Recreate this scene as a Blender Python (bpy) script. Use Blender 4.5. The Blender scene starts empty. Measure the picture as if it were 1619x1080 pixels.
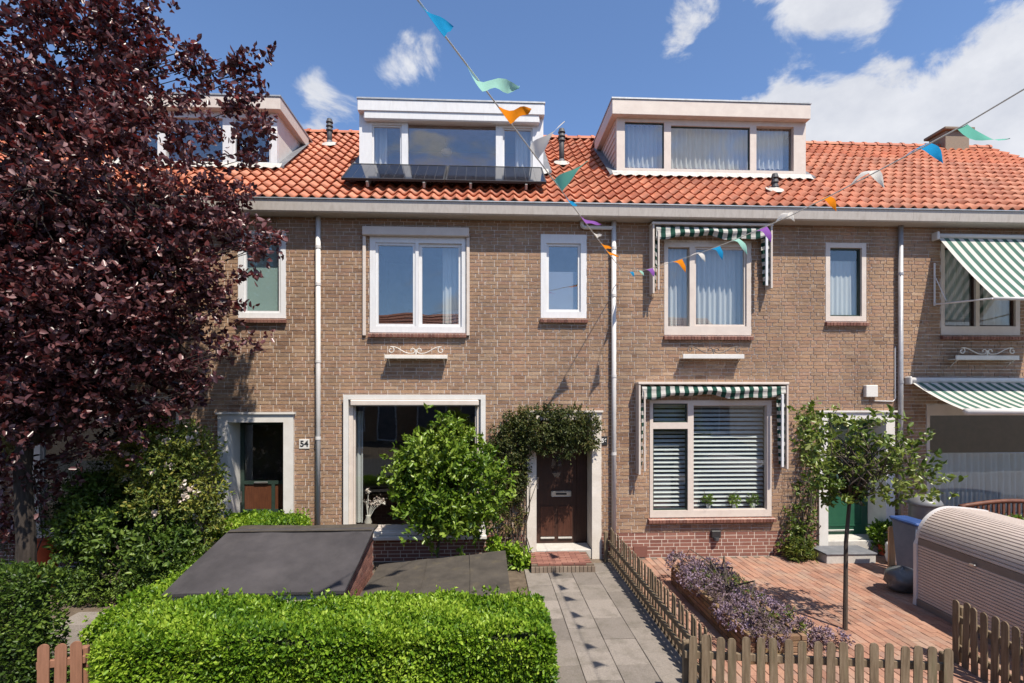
import bpy, math, random
import numpy as np
from mathutils import Vector, Matrix
R = math.radians
rng = np.random.default_rng(7)
random.seed(7)
sc = bpy.context.scene
C = sc.collection

# ------------------------------------------------------------------ camera
F, CX, HY = 820.0, 809.5, 628.0          # focal length and horizon in photo pixels (1619 wide)
DIST, CAMH, YAW = 9.32, 2.92, math.atan(39 / 820)
cam_d = bpy.data.cameras.new('camera')
cam = bpy.data.objects.new('camera', cam_d); C.objects.link(cam)
cam.location = (0, -DIST, CAMH); cam.rotation_euler = (R(90), 0, -YAW)
cam_d.sensor_width = 36; cam_d.lens = F / 1619 * 36; cam_d.shift_y = 88 / 1619
cam_d.clip_start = 0.05; cam_d.clip_end = 2000
sc.camera = cam

# ------------------------------------------------------------------ sky and sun
SUN = Vector((0.30, -0.52, 1.0)).normalized()
world = bpy.data.worlds.new('World'); sc.world = world; world.use_nodes = True
nt = world.node_tree; nt.nodes.clear()
def N(t, typ, **kw):
    n = t.nodes.new(typ)
    for k, v in kw.items():
        if k in n.bl_rna.properties: setattr(n, k, v)
        else: n.inputs[k].default_value = v
    return n
def math_n(t, op, a, b=None, clamp=False):
    n = t.nodes.new('ShaderNodeMath'); n.operation = op; n.use_clamp = clamp
    for i, v in enumerate((a, b)):
        if v is None: continue
        if isinstance(v, (int, float)): n.inputs[i].default_value = v
        else: t.links.new(v, n.inputs[i])
    return n.outputs[0]
def vmath(t, op, a, b=None):
    n = t.nodes.new('ShaderNodeVectorMath'); n.operation = op
    for i, v in enumerate((a, b)):
        if v is None: continue
        if isinstance(v, (tuple, list, Vector)): n.inputs[i].default_value = tuple(v)
        else: t.links.new(v, n.inputs[i])
    return n
def mixc(t, fac, a, b, blend='MIX'):
    n = t.nodes.new('ShaderNodeMix'); n.data_type = 'RGBA'; n.blend_type = blend
    for sock, v in ((n.inputs['Factor'], fac), (n.inputs['A'], a), (n.inputs['B'], b)):
        if isinstance(v, (int, float)): sock.default_value = v
        elif isinstance(v, (tuple, list)): sock.default_value = (*v[:3], 1)
        else: t.links.new(v, sock)
    return n.outputs['Result']
sky = N(nt, 'ShaderNodeTexSky', sky_type='NISHITA', sun_disc=False)
sky.sun_elevation = math.asin(SUN.z)
sky.sun_rotation = math.atan2(SUN.x, SUN.y)
sky.air_density = 1.0; sky.dust_density = 0.6; sky.ozone_density = 2.2
tc = N(nt, 'ShaderNodeTexCoord')
def pix_dir(px, py):
    t = (px - CX) / F; v = (HY - py) / F
    return Vector((t * math.cos(YAW) + math.sin(YAW), math.cos(YAW) - t * math.sin(YAW), v)).normalized()
nz = N(nt, 'ShaderNodeTexNoise', Scale=6.5, Detail=10.0, Roughness=0.60, Distortion=0.35)
mp = N(nt, 'ShaderNodeMapping'); mp.inputs['Location'].default_value = (3.1, 1.7, 0.4); mp.inputs['Scale'].default_value = (1, 1, 1.45)
nt.links.new(tc.outputs['Generated'], mp.inputs['Vector']); nt.links.new(mp.outputs[0], nz.inputs['Vector'])
nlow = N(nt, 'ShaderNodeTexNoise', Scale=1.7, Detail=2.0)
nt.links.new(mp.outputs[0], nlow.inputs['Vector'])
cover = math_n(nt, 'MULTIPLY', math_n(nt, 'SUBTRACT', nlow.outputs[0], 0.555), 0.85)
# cumulus banks: (pixel x, pixel y, angular radius, strength)
for (bx, by, rad, s) in ((1570, 205, 0.11, 0.34), (1370, 215, 0.11, 0.33), (1235, 205, 0.08, 0.28), (1640, 120, 0.07, 0.30), (1290, -5, 0.075, 0.36), (1380, -25, 0.055, 0.28), (1300, 85, 0.045, -0.22), (1190, 90, 0.05, -0.2), (1080, 55, 0.05, 0.27),
                         (635, 115, 0.065, 0.19), (930, 215, 0.06, 0.20), (510, 195, 0.065, 0.17), (495, 120, 0.03, 0.14), (900, 60, 0.14, -0.14), (1450, 55, 0.075, -0.24), (1170, 90, 0.05, -0.14), (330, 80, 0.25, -0.12), (1090, 225, 0.15, 0.30)):
    d = pix_dir(bx, by)
    if rad == 0.15: d = Vector((d.x, -d.y, d.z))      # the bank that the right dormer's panes mirror
    dist = vmath(nt, 'DISTANCE', tc.outputs['Generated'], d).outputs['Value']
    q = math_n(nt, 'POWER', math_n(nt, 'SUBTRACT', 1.0, math_n(nt, 'DIVIDE', dist, rad * 1.5), True), 1.0)
    cover = math_n(nt, 'ADD', cover, math_n(nt, 'MULTIPLY', q, s))
dens = math_n(nt, 'ADD', nz.outputs[0], cover)
mr = N(nt, 'ShaderNodeMapRange', interpolation_type='SMOOTHSTEP'); mr.inputs['From Min'].default_value = 0.54; mr.inputs['From Max'].default_value = 0.69
nt.links.new(dens, mr.inputs['Value'])
nz2 = N(nt, 'ShaderNodeTexNoise', Scale=9.0, Detail=6.0, Roughness=0.6)
nt.links.new(mp.outputs[0], nz2.inputs['Vector'])
cl = mixc(nt, nz2.outputs[0], (2.0, 2.15, 2.55), (4.3, 4.3, 4.35))
skyc = mixc(nt, 1.0, sky.outputs[0], (0.60, 0.67, 0.77), 'MULTIPLY')
allsky = mixc(nt, math_n(nt, 'MULTIPLY', mr.outputs[0], 0.95), skyc, cl)
bg = N(nt, 'ShaderNodeBackground', Strength=0.15)
nt.links.new(allsky, bg.inputs['Color'])
wo = N(nt, 'ShaderNodeOutputWorld'); nt.links.new(bg.outputs[0], wo.inputs['Surface'])
sun_d = bpy.data.lights.new('sun', 'SUN'); sun_d.energy = 4.7; sun_d.angle = R(0.53); sun_d.color = (1.0, 0.92, 0.80)
sun = bpy.data.objects.new('sun', sun_d); C.objects.link(sun); sun.rotation_euler = SUN.to_track_quat('Z', 'Y').to_euler()
sun.location = (4, -10, 20)
sc.view_settings.view_transform = 'Standard'; sc.view_settings.look = 'None'
sc.view_settings.exposure = 0.72; sc.view_settings.gamma = 1.0; sc.view_settings.use_curve_mapping = False
sc.cycles.use_denoising = True
sc.cycles.max_bounces = 8; sc.cycles.transparent_max_bounces = 12
sc.cycles.caustics_reflective = False; sc.cycles.caustics_refractive = False

# ------------------------------------------------------------------ photo pixel -> place
def at(px, py, Y):
    """point of the plane y = Y that the photograph shows at that pixel"""
    t = (px - CX) / F; dd = Y + DIST
    X = dd * math.tan(math.atan(t) + YAW)
    z = X * math.sin(YAW) + dd * math.cos(YAW)
    return Vector((X, Y, CAMH - (py - HY) / F * z))
def ax(px, Y=0.0): return at(px, HY, Y).x
def az(px, py, Y=0.0): return at(px, py, Y).z
def ground(px, py, Z=0.0):
    """point of the level z = Z that the photograph shows at that pixel"""
    zc = F * (CAMH - Z) / (py - HY); dx = (px - CX) / F * zc
    return Vector((dx * math.cos(YAW) + zc * math.sin(YAW), -dx * math.sin(YAW) + zc * math.cos(YAW) - DIST, Z))
def deep(px, py, zc):
    dx = (px - CX) / F * zc
    return Vector((dx * math.cos(YAW) + zc * math.sin(YAW), -dx * math.sin(YAW) + zc * math.cos(YAW) - DIST, CAMH - (py - HY) / F * zc))

# ------------------------------------------------------------------ objects
def tag(o, label=None, cat=None, group=None, kind=None):
    for k, v in (('label', label), ('category', cat), ('group', group), ('kind', kind)):
        if v: o[k] = v
    return o
def thing(name, loc, label, cat, group=None):
    o = bpy.data.objects.new(name, None); C.objects.link(o); o.location = loc; o.empty_display_size = 0.2
    return tag(o, label, cat, group)
def adopt(o, parent):
    if parent is not None:
        o.parent = parent
        if parent.type == 'EMPTY': o.matrix_parent_inverse = Matrix.Translation(-Vector(parent.location))
    return o
def link(name, me, parent=None, loc=None):
    o = bpy.data.objects.new(name, me); C.objects.link(o); adopt(o, parent)
    if loc is not None: o.location = loc
    return o

class MB:
    def __init__(s): s.v = []; s.f = []; s.m = []; s.t = []
    def add(s, vs, fs, mi=0, tone=0.5):
        b = len(s.v); s.v += [tuple(v) for v in vs]
        for f in fs: s.f.append([b + i for i in f]); s.m.append(mi); s.t.append(tone)
        return s
    def box(s, x0, x1, y0, y1, z0, z1, mi=0, tone=0.5, skip=''):
        vs = [(x0,y0,z0),(x1,y0,z0),(x1,y1,z0),(x0,y1,z0),(x0,y0,z1),(x1,y0,z1),(x1,y1,z1),(x0,y1,z1)]
        fs = {'b':[0,3,2,1],'t':[4,5,6,7],'f':[0,1,5,4],'r':[1,2,6,5],'k':[2,3,7,6],'l':[3,0,4,7]}
        return s.add(vs, [f for k, f in fs.items() if k not in skip], mi, tone)
    def bbox(s, x0, x1, y0, y1, z0, z1, c=0.006, mi=0, tone=0.5):
        """box with chamfered edges"""
        P = []
        for sx in (0, 1):
            for sy in (0, 1):
                for sz in (0, 1):
                    X = (x0, x1)[sx]; Y = (y0, y1)[sy]; Z = (z0, z1)[sz]
                    ix = c if sx == 0 else -c; iy = c if sy == 0 else -c; iz = c if sz == 0 else -c
                    P += [(X, Y + iy, Z + iz), (X + ix, Y, Z + iz), (X + ix, Y + iy, Z)]
        def k(sx, sy, sz, a): return ((sx * 2 + sy) * 2 + sz) * 3 + a
        fs = [[k(0,0,0,0),k(0,0,1,0),k(0,1,1,0),k(0,1,0,0)], [k(1,0,0,0),k(1,1,0,0),k(1,1,1,0),k(1,0,1,0)],
              [k(0,0,0,1),k(1,0,0,1),k(1,0,1,1),k(0,0,1,1)], [k(0,1,0,1),k(0,1,1,1),k(1,1,1,1),k(1,1,0,1)],
              [k(0,0,0,2),k(0,1,0,2),k(1,1,0,2),k(1,0,0,2)], [k(0,0,1,2),k(1,0,1,2),k(1,1,1,2),k(0,1,1,2)]]
        for a in (0, 1):
            for b in (0, 1):
                fs.append([k(0,a,b,1),k(1,a,b,1),k(1,a,b,2),k(0,a,b,2)])
                fs.append([k(a,0,b,0),k(a,1,b,0),k(a,1,b,2),k(a,0,b,2)])
                fs.append([k(a,b,0,0),k(a,b,1,0),k(a,b,1,1),k(a,b,0,1)])
        for i in range(8): fs.append([i * 3, i * 3 + 1, i * 3 + 2])
        return s.add(P, fs, mi, tone)
    def ring(s, x0, x1, z0, z1, w, y0, y1, mi=0, wb=None, wt=None):
        wb = w if wb is None else wb; wt = w if wt is None else wt
        s.box(x0, x1, y0, y1, z1 - wt, z1, mi); s.box(x0, x1, y0, y1, z0, z0 + wb, mi)
        s.box(x0, x0 + w, y0, y1, z0 + wb, z1 - wt, mi); s.box(x1 - w, x1, y0, y1, z0 + wb, z1 - wt, mi)
        return s
    def tube(s, pts, r, n=8, mi=0, tone=0.5, cap=True):
        pts = [Vector(p) for p in pts]; rs = r if isinstance(r, (list, tuple)) else [r] * len(pts)
        b = len(s.v); up = Vector((0, 0, 1))
        prev = None
        for i, p in enumerate(pts):
            d = (pts[min(i + 1, len(pts) - 1)] - pts[max(i - 1, 0)]).normalized()
            if prev is None:
                a = d.cross(up if abs(d.z) < 0.9 else Vector((1, 0, 0))).normalized()
            else:
                a = (prev - d * prev.dot(d)).normalized()
            prev = a; c = d.cross(a)
            for k in range(n):
                th = 2 * math.pi * k / n
                s.v.append(tuple(p + (a * math.cos(th) + c * math.sin(th)) * rs[i]))
        for i in range(len(pts) - 1):
            for k in range(n):
                s.f.append([b + i * n + k, b + i * n + (k + 1) % n, b + (i + 1) * n + (k + 1) % n, b + (i + 1) * n + k]); s.m.append(mi); s.t.append(tone)
        if cap:
            s.f.append([b + k for k in range(n)][::-1]); s.m.append(mi); s.t.append(tone)
            e = b + (len(pts) - 1) * n
            s.f.append([e + k for k in range(n)]); s.m.append(mi); s.t.append(tone)
        return s
    def lathe(s, cx, cy, prof, n=20, mi=0, sx=1.0, sy=1.0):
        b = len(s.v)
        for (r, z) in prof:
            for k in range(n):
                th = 2 * math.pi * k / n; s.v.append((cx + r * math.cos(th) * sx, cy + r * math.sin(th) * sy, z))
        for i in range(len(prof) - 1):
            for k in range(n):
                s.f.append([b + i * n + k, b + i * n + (k + 1) % n, b + (i + 1) * n + (k + 1) % n, b + (i + 1) * n + k]); s.m.append(mi); s.t.append(0.5)
        s.f.append([b + k for k in range(n)][::-1]); s.m.append(mi); s.t.append(0.5)
        e = b + (len(prof) - 1) * n; s.f.append([e + k for k in range(n)]); s.m.append(mi); s.t.append(0.5)
        return s
    def mesh(s, name, mats, smooth=False):
        me = bpy.data.meshes.new(name)
        me.from_pydata(s.v, [], s.f)
        mats = mats if isinstance(mats, (list, tuple)) else [mats]
        for m in mats: me.materials.append(m)
        me.polygons.foreach_set('material_index', s.m)
        a = me.attributes.new('tone', 'FLOAT', 'FACE'); a.data.foreach_set('value', s.t)
        if smooth: me.polygons.foreach_set('use_smooth', [True] * len(s.f))
        me.update()
        return me
    def build(s, name, mats, parent=None, smooth=False, loc=None):
        return link(name, s.mesh(name, mats, smooth), parent, loc)

# ------------------------------------------------------------------ materials
def new_mat(name):
    m = bpy.data.materials.new(name); m.use_nodes = True; t = m.node_tree; t.nodes.clear()
    o = t.nodes.new('ShaderNodeOutputMaterial'); b = t.nodes.new('ShaderNodeBsdfPrincipled'); t.links.new(b.outputs[0], o.inputs['Surface'])
    return m, t, b, o
def ramp(t, fac, stops):
    n = t.nodes.new('ShaderNodeValToRGB'); el = n.color_ramp.elements
    while len(el) < len(stops): el.new(0.5)
    for e, (p, c) in zip(el, stops): e.position = p; e.color = (*c, 1)
    t.links.new(fac, n.inputs[0]); return n.outputs[0]
def pmat(name, cols, src='noise', scale=6.0, rough=0.7, metal=0.0, dirt=None, dirt_scale=1.5, dirt_lo=0.55, dirt_hi=0.75, dirt_amt=0.6, bump=0.0, bump_scale=60.0, spec=0.4, coat=0.0,
         stretch=(1, 1, 1), grain=0.10, grain_scale=40.0, stain=0.0, stain_scale=(1.1, 1.1, 0.35)):
    """cols: list of colours picked by noise, by the piece's own random value (src 'obj'), or by a face attribute (src 'attr')"""
    m, t, b, o = new_mat(name)
    tcn = N(t, 'ShaderNodeTexCoord'); geo = N(t, 'ShaderNodeNewGeometry')
    pos = geo.outputs['Position']
    mpn = N(t, 'ShaderNodeMapping'); mpn.inputs['Scale'].default_value = stretch; t.links.new(pos, mpn.inputs[0])
    if src == 'obj': fac = N(t, 'ShaderNodeObjectInfo').outputs['Random']
    elif src == 'attr': fac = N(t, 'ShaderNodeAttribute', attribute_name='tone').outputs['Fac']
    else:
        q = N(t, 'ShaderNodeTexNoise', Scale=scale, Detail=5.0, Roughness=0.6); t.links.new(mpn.outputs[0], q.inputs['Vector'])
        r_ = N(t, 'ShaderNodeMapRange'); r_.inputs['From Min'].default_value = 0.3; r_.inputs['From Max'].default_value = 0.7; t.links.new(q.outputs[0], r_.inputs[0]); fac = r_.outputs[0]
    if len(cols) == 1: col = mixc(t, 0.0, cols[0], cols[0])
    else: col = ramp(t, fac, [(i / (len(cols) - 1), c) for i, c in enumerate(cols)])
    if grain:
        g = N(t, 'ShaderNodeTexNoise', Scale=grain_scale, Detail=4.0, Roughness=0.65); t.links.new(mpn.outputs[0], g.inputs['Vector'])
        v = math_n(t, 'ADD', math_n(t, 'MULTIPLY', g.outputs[0], grain * 4), 1 - grain * 2)
        hs = N(t, 'ShaderNodeHueSaturation'); t.links.new(col, hs.inputs['Color']); t.links.new(v, hs.inputs['Value']); col = hs.outputs[0]
    if stain:
        ms = N(t, 'ShaderNodeMapping'); ms.inputs['Scale'].default_value = stain_scale; t.links.new(pos, ms.inputs[0])
        qs = N(t, 'ShaderNodeTexNoise', Scale=1.0, Detail=7.0, Roughness=0.62); t.links.new(ms.outputs[0], qs.inputs['Vector'])
        rs = N(t, 'ShaderNodeMapRange'); rs.inputs['From Min'].default_value = 0.35; rs.inputs['From Max'].default_value = 0.68; rs.inputs['To Min'].default_value = 1 - stain; rs.inputs['To Max'].default_value = 1 + stain * 0.45; t.links.new(qs.outputs[0], rs.inputs[0])
        hv = N(t, 'ShaderNodeHueSaturation'); t.links.new(col, hv.inputs['Color']); t.links.new(rs.outputs[0], hv.inputs['Value']); col = hv.outputs[0]
    if dirt:
        q = N(t, 'ShaderNodeTexNoise', Scale=dirt_scale, Detail=7.0, Roughness=0.65); t.links.new(mpn.outputs[0], q.inputs['Vector'])
        r_ = N(t, 'ShaderNodeMapRange'); r_.inputs['From Min'].default_value = dirt_lo; r_.inputs['From Max'].default_value = dirt_hi; r_.inputs['To Max'].default_value = dirt_amt
        t.links.new(q.outputs[0], r_.inputs[0]); col = mixc(t, r_.outputs[0], col, dirt)
    t.links.new(col, b.inputs['Base Color'])
    b.inputs['Roughness'].default_value = rough; b.inputs['Metallic'].default_value = metal; b.inputs['Specular IOR Level'].default_value = spec
    b.inputs['Coat Weight'].default_value = coat
    if bump:
        q = N(t, 'ShaderNodeTexNoise', Scale=bump_scale, Detail=5.0, Roughness=0.6); t.links.new(mpn.outputs[0], q.inputs['Vector'])
        bn = N(t, 'ShaderNodeBump', Strength=bump, Distance=0.01); t.links.new(q.outputs[0], bn.inputs['Height']); t.links.new(bn.outputs[0], b.inputs['Normal'])
    return m
def leaf_mat(name, cols, trans=0.30, rough=0.5, tcol=None):
    m, t, b, o = new_mat(name)
    fac = N(t, 'ShaderNodeAttribute', attribute_name='tone').outputs['Fac']
    col = ramp(t, fac, [(i / (len(cols) - 1), c) for i, c in enumerate(cols)])
    t.links.new(col, b.inputs['Base Color']); b.inputs['Roughness'].default_value = rough; b.inputs['Specular IOR Level'].default_value = 0.35
    tr = N(t, 'ShaderNodeBsdfTranslucent')
    tcx = mixc(t, 1.0, col, tcol or (1.25, 1.35, 0.6), 'MULTIPLY'); t.links.new(tcx, tr.inputs['Color'])
    mx = N(t, 'ShaderNodeMixShader', Fac=trans); t.links.new(b.outputs[0], mx.inputs[1]); t.links.new(tr.outputs[0], mx.inputs[2])
    t.links.new(mx.outputs[0], o.inputs['Surface']); return m
def glass_mat(name, base=0.10, tint=(0.95, 0.97, 0.97)):
    m, t, b, o = new_mat(name)
    gl = N(t, 'ShaderNodeBsdfGlossy', Roughness=0.004); gl.inputs['Color'].default_value = (0.95, 0.97, 1.0, 1)
    tp = N(t, 'ShaderNodeBsdfTransparent'); tp.inputs['Color'].default_value = (*tint, 1)
    fr = N(t, 'ShaderNodeFresnel'); gq = N(t, 'ShaderNodeNewGeometry')
    t.links.new(math_n(t, 'ADD', math_n(t, 'MULTIPLY', gq.outputs['Backfacing'], 1 / 1.52 - 1.52), 1.52), fr.inputs['IOR'])
    fac = math_n(t, 'ADD', math_n(t, 'MULTIPLY', fr.outputs[0], 0.9), base, True)
    geo = N(t, 'ShaderNodeNewGeometry')
    nn = N(t, 'ShaderNodeTexNoise', Scale=1.3, Detail=1.0); t.links.new(geo.outputs['Position'], nn.inputs['Vector'])
    bn = N(t, 'ShaderNodeBump', Strength=0.05, Distance=0.05); t.links.new(nn.outputs[0], bn.inputs['Height']); t.links.new(bn.outputs[0], gl.inputs['Normal'])
    mx = N(t, 'ShaderNodeMixShader'); t.links.new(fac, mx.inputs[0]); t.links.new(tp.outputs[0], mx.inputs[1]); t.links.new(gl.outputs[0], mx.inputs[2])
    t.links.new(mx.outputs[0], o.inputs['Surface']); return m
def cloth_mat(name, col, trans=0.35, rough=0.9):
    m, t, b, o = new_mat(name)
    b.inputs['Base Color'].default_value = (*col, 1); b.inputs['Roughness'].default_value = rough; b.inputs['Specular IOR Level'].default_value = 0.1
    tr = N(t, 'ShaderNodeBsdfTranslucent'); tr.inputs['Color'].default_value = (*col, 1)
    mx = N(t, 'ShaderNodeMixShader', Fac=trans); t.links.new(b.outputs[0], mx.inputs[1]); t.links.new(tr.outputs[0], mx.inputs[2])
    t.links.new(mx.outputs[0], o.inputs['Surface']); return m

BR = [(0.210, 0.122, 0.075), (0.295, 0.176, 0.110), (0.280, 0.182, 0.118), (0.335, 0.208, 0.125), (0.318, 0.186, 0.122), (0.345, 0.232, 0.150), (0.395, 0.265, 0.172)]
BRED = [(0.135, 0.058, 0.045), (0.19, 0.080, 0.060), (0.225, 0.100, 0.074), (0.265, 0.130, 0.096)]
TIL = [(0.36, 0.10, 0.048), (0.44, 0.130, 0.062), (0.48, 0.155, 0.078), (0.51, 0.185, 0.098), (0.42, 0.14, 0.078)]
PAV = [(0.23, 0.118, 0.082), (0.30, 0.152, 0.104), (0.345, 0.185, 0.125), (0.30, 0.180, 0.135), (0.235, 0.140, 0.108)]
M = {}
for s_ in ('obj', 'attr'):
    M['brick_' + s_] = pmat('brick_' + s_, BR, s_, rough=0.9, dirt=(0.45, 0.375, 0.31), dirt_scale=13, dirt_lo=0.54, dirt_hi=0.78, dirt_amt=0.6, bump=0.9, bump_scale=70, grain=0.20, grain_scale=38, stain=0.30)
    M['red_' + s_] = pmat('red_brick_' + s_, BRED, s_, rough=0.85, dirt=(0.42, 0.34, 0.29), dirt_scale=4, dirt_lo=0.60, dirt_hi=0.8, dirt_amt=0.5, bump=0.4, bump_scale=90, grain=0.15, grain_scale=55)
    M['tile_' + s_] = pmat('roof_tile_' + s_, TIL, s_, rough=0.62, dirt=(0.20, 0.10, 0.06), dirt_scale=4, dirt_lo=0.52, dirt_hi=0.8, dirt_amt=0.6, bump=0.25, bump_scale=70, grain=0.10, stain=0.22, stain_scale=(1.4, .8, .8))
    M['paving_' + s_] = pmat('paving_brick_' + s_, PAV, s_, rough=0.88, dirt=(0.36, 0.265, 0.195), dirt_scale=2.2, dirt_lo=0.48, dirt_hi=0.72, dirt_amt=0.6, bump=0.5, bump_scale=80, grain=0.18, stain=0.2, stain_scale=(1.3, 1.0, 1))
    M['slab_' + s_] = pmat('paving_slab_' + s_, [(0.15, 0.130, 0.114), (0.20, 0.175, 0.153), (0.245, 0.214, 0.188)], s_, rough=0.92, dirt=(0.095, 0.085, 0.065), dirt_scale=4.5, dirt_lo=0.48, dirt_hi=0.72, dirt_amt=0.65, bump=0.7, bump_scale=120, grain=0.24, grain_scale=60)
M['mortar'] = pmat('mortar', [(0.42, 0.36, 0.31), (0.82, 0.76, 0.70)], scale=9, rough=0.95, bump=0.5)
M['mortar_red'] = pmat('mortar_plinth', [(0.50, 0.42, 0.36), (0.62, 0.54, 0.46)], scale=6, rough=0.95)
M['pvc'] = pmat('white_plastic', [(0.60, 0.60, 0.61), (0.66, 0.66, 0.66)], rough=0.35, grain=0.02, dirt=(0.42, 0.40, 0.36), dirt_scale=2.0, dirt_lo=0.52, dirt_hi=0.85, dirt_amt=0.45, stretch=(5, 5, 1))
M['cream'] = pmat('cream_paint', [(0.52, 0.45, 0.40), (0.60, 0.53, 0.47)], rough=0.5, grain=0.03, dirt=(0.42, 0.37, 0.31), dirt_scale=3, dirt_lo=0.58, dirt_hi=0.82, dirt_amt=0.4)
M['white'] = pmat('white_paint', [(0.56, 0.54, 0.51), (0.64, 0.62, 0.59)], rough=0.5, grain=0.04, dirt=(0.45, 0.41, 0.36), dirt_scale=3, dirt_lo=0.58, dirt_hi=0.8, dirt_amt=0.5)
M['concrete'] = pmat('painted_concrete', [(0.54, 0.49, 0.43), (0.66, 0.61, 0.55)], rough=0.85, scale=3, grain=0.08, dirt=(0.32, 0.28, 0.23), dirt_scale=2.5, dirt_lo=0.55, dirt_hi=0.78, dirt_amt=0.5, bump=0.3)
M['stone'] = pmat('grey_stone', [(0.38, 0.36, 0.33), (0.48, 0.46, 0.43)], rough=0.85, grain=0.12, bump=0.3)
M['gutter'] = pmat('gutter_paint', [(0.40, 0.36, 0.325), (0.47, 0.43, 0.39)], rough=0.6, grain=0.05, dirt=(0.24, 0.20, 0.16), dirt_scale=2.4, dirt_lo=0.52, dirt_hi=0.8, dirt_amt=0.6, stretch=(5, 5, 1.2))
M['zinc'] = pmat('zinc', [(0.30, 0.31, 0.32), (0.42, 0.43, 0.44)], rough=0.5, metal=0.6, scale=8)
M['lead'] = pmat('lead', [(0.10, 0.105, 0.12), (0.17, 0.175, 0.19)], rough=0.6, scale=8)
M['pipe'] = pmat('pale_pipe', [(0.52, 0.50, 0.49), (0.60, 0.58, 0.56)], rough=0.5, grain=0.05, dirt=(0.33, 0.29, 0.25), dirt_lo=0.55, dirt_hi=0.8, dirt_amt=0.5)
M['galv'] = pmat('galvanised_pipe', [(0.30, 0.30, 0.31), (0.40, 0.39, 0.40)], rough=0.45, metal=0.35, scale=5, dirt=(0.48, 0.46, 0.44), dirt_lo=0.58, dirt_hi=0.7, dirt_amt=0.6, dirt_scale=9)
M['glass'] = glass_mat('window_glass', 0.03)
M['glass_hi'] = glass_mat('dormer_glass', 0.085)
M['curtain'] = cloth_mat('net_curtain', (0.80, 0.80, 0.78), 0.4)
M['curtain_mint'] = cloth_mat('mint_blind', (0.42, 0.55, 0.52), 0.3)
M['curtain_grey'] = cloth_mat('grey_curtain', (0.66, 0.66, 0.66), 0.3)
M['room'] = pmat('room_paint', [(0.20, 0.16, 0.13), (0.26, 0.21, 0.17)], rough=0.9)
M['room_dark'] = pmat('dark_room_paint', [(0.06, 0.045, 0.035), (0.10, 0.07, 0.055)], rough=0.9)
M['door_brown'] = pmat('dark_brown_wood', [(0.028, 0.012, 0.009), (0.050, 0.022, 0.014)], rough=0.45, stretch=(8, 8, 1), scale=4, spec=0.4)
M['door_green'] = pmat('green_paint', [(0.018, 0.075, 0.045), (0.025, 0.095, 0.055)], rough=0.35, grain=0.03)
M['door_dgreen'] = pmat('dark_green_paint', [(0.020, 0.035, 0.028), (0.03, 0.05, 0.04)], rough=0.4, grain=0.03)
M['panel_brown'] = pmat('varnished_wood', [(0.065, 0.024, 0.013), (0.12, 0.045, 0.022)], rough=0.4, stretch=(10, 10, 1), scale=5)
M['steel'] = pmat('brushed_steel', [(0.55, 0.55, 0.54), (0.65, 0.65, 0.63)], rough=0.3, metal=0.9, grain=0.02)
M['black'] = pmat('black_plastic', [(0.018, 0.018, 0.020), (0.03, 0.03, 0.032)], rough=0.5, grain=0.05)
M['flue'] = pmat('grey_flue', [(0.035, 0.035, 0.04), (0.07, 0.07, 0.075)], rough=0.6)
M['felt'] = pmat('bitumen_felt', [(0.040, 0.036, 0.039), (0.062, 0.056, 0.059)], rough=0.9, scale=2, dirt=(0.092, 0.083, 0.083), dirt_scale=1.3, dirt_lo=0.5, dirt_hi=0.75, dirt_amt=0.5, bump=0.6, bump_scale=200, grain=0.14, grain_scale=110, stain=0.35, stain_scale=(1.6, .9, 1))
M['felt_old'] = pmat('weathered_felt', [(0.038, 0.032, 0.026), (0.070, 0.059, 0.047)], rough=0.95, scale=4, dirt=(0.11, 0.09, 0.052), dirt_scale=5, dirt_lo=0.55, dirt_hi=0.75, dirt_amt=0.6, bump=0.6, bump_scale=120, grain=0.15)
M['wood_fence'] = pmat('weathered_fence_wood', [(0.10, 0.070, 0.043), (0.165, 0.12, 0.075), (0.22, 0.168, 0.112)], rough=0.9, stretch=(14, 14, 1.2), scale=3, dirt=(0.10, 0.105, 0.05), dirt_scale=1.2, dirt_lo=0.55, dirt_hi=0.75, dirt_amt=0.55, bump=0.4, bump_scale=18)
M['wood_red'] = pmat('red_brown_fence_wood', [(0.18, 0.085, 0.05), (0.27, 0.13, 0.08)], rough=0.85, stretch=(14, 14, 1.2), scale=3)
M['wood_new'] = pmat('pale_wood', [(0.42, 0.25, 0.13), (0.55, 0.35, 0.19)], rough=0.8, stretch=(12, 12, 1.2), scale=3)
M['wood_bench'] = pmat('bench_wood', [(0.085, 0.03, 0.018), (0.15, 0.055, 0.03)], rough=0.55, stretch=(3, 3, 3), scale=4)
M['soil'] = pmat('soil', [(0.07, 0.05, 0.035), (0.13, 0.10, 0.07)], rough=1.0, scale=9, bump=0.8, bump_scale=25)
M['asphalt'] = pmat('asphalt', [(0.045, 0.045, 0.047), (0.065, 0.064, 0.062)], rough=0.9, scale=3, bump=0.4, bump_scale=150)
M['jointsand'] = pmat('joint_sand', [(0.10, 0.075, 0.055), (0.17, 0.13, 0.095)], rough=1.0, scale=12)
M['bark'] = pmat('bark', [(0.045, 0.034, 0.026), (0.095, 0.073, 0.056)], rough=0.95, stretch=(6, 6, 1), scale=5, bump=0.8, bump_scale=30)
M['bark_dark'] = pmat('dark_bark', [(0.022, 0.016, 0.013), (0.055, 0.042, 0.034)], rough=0.95, stretch=(6, 6, 1), scale=5, bump=0.8, bump_scale=30)
M['film'] = cloth_mat('privacy_film', (0.26, 0.27, 0.33), 0.2)
M['fab_green'] = cloth_mat('green_canvas', (0.018, 0.060, 0.045), 0.15)
M['fab_white'] = cloth_mat('white_canvas', (0.56, 0.545, 0.505), 0.25)
M['fab_sage'] = cloth_mat('sage_canvas', (0.075, 0.15, 0.12), 0.25)
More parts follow.
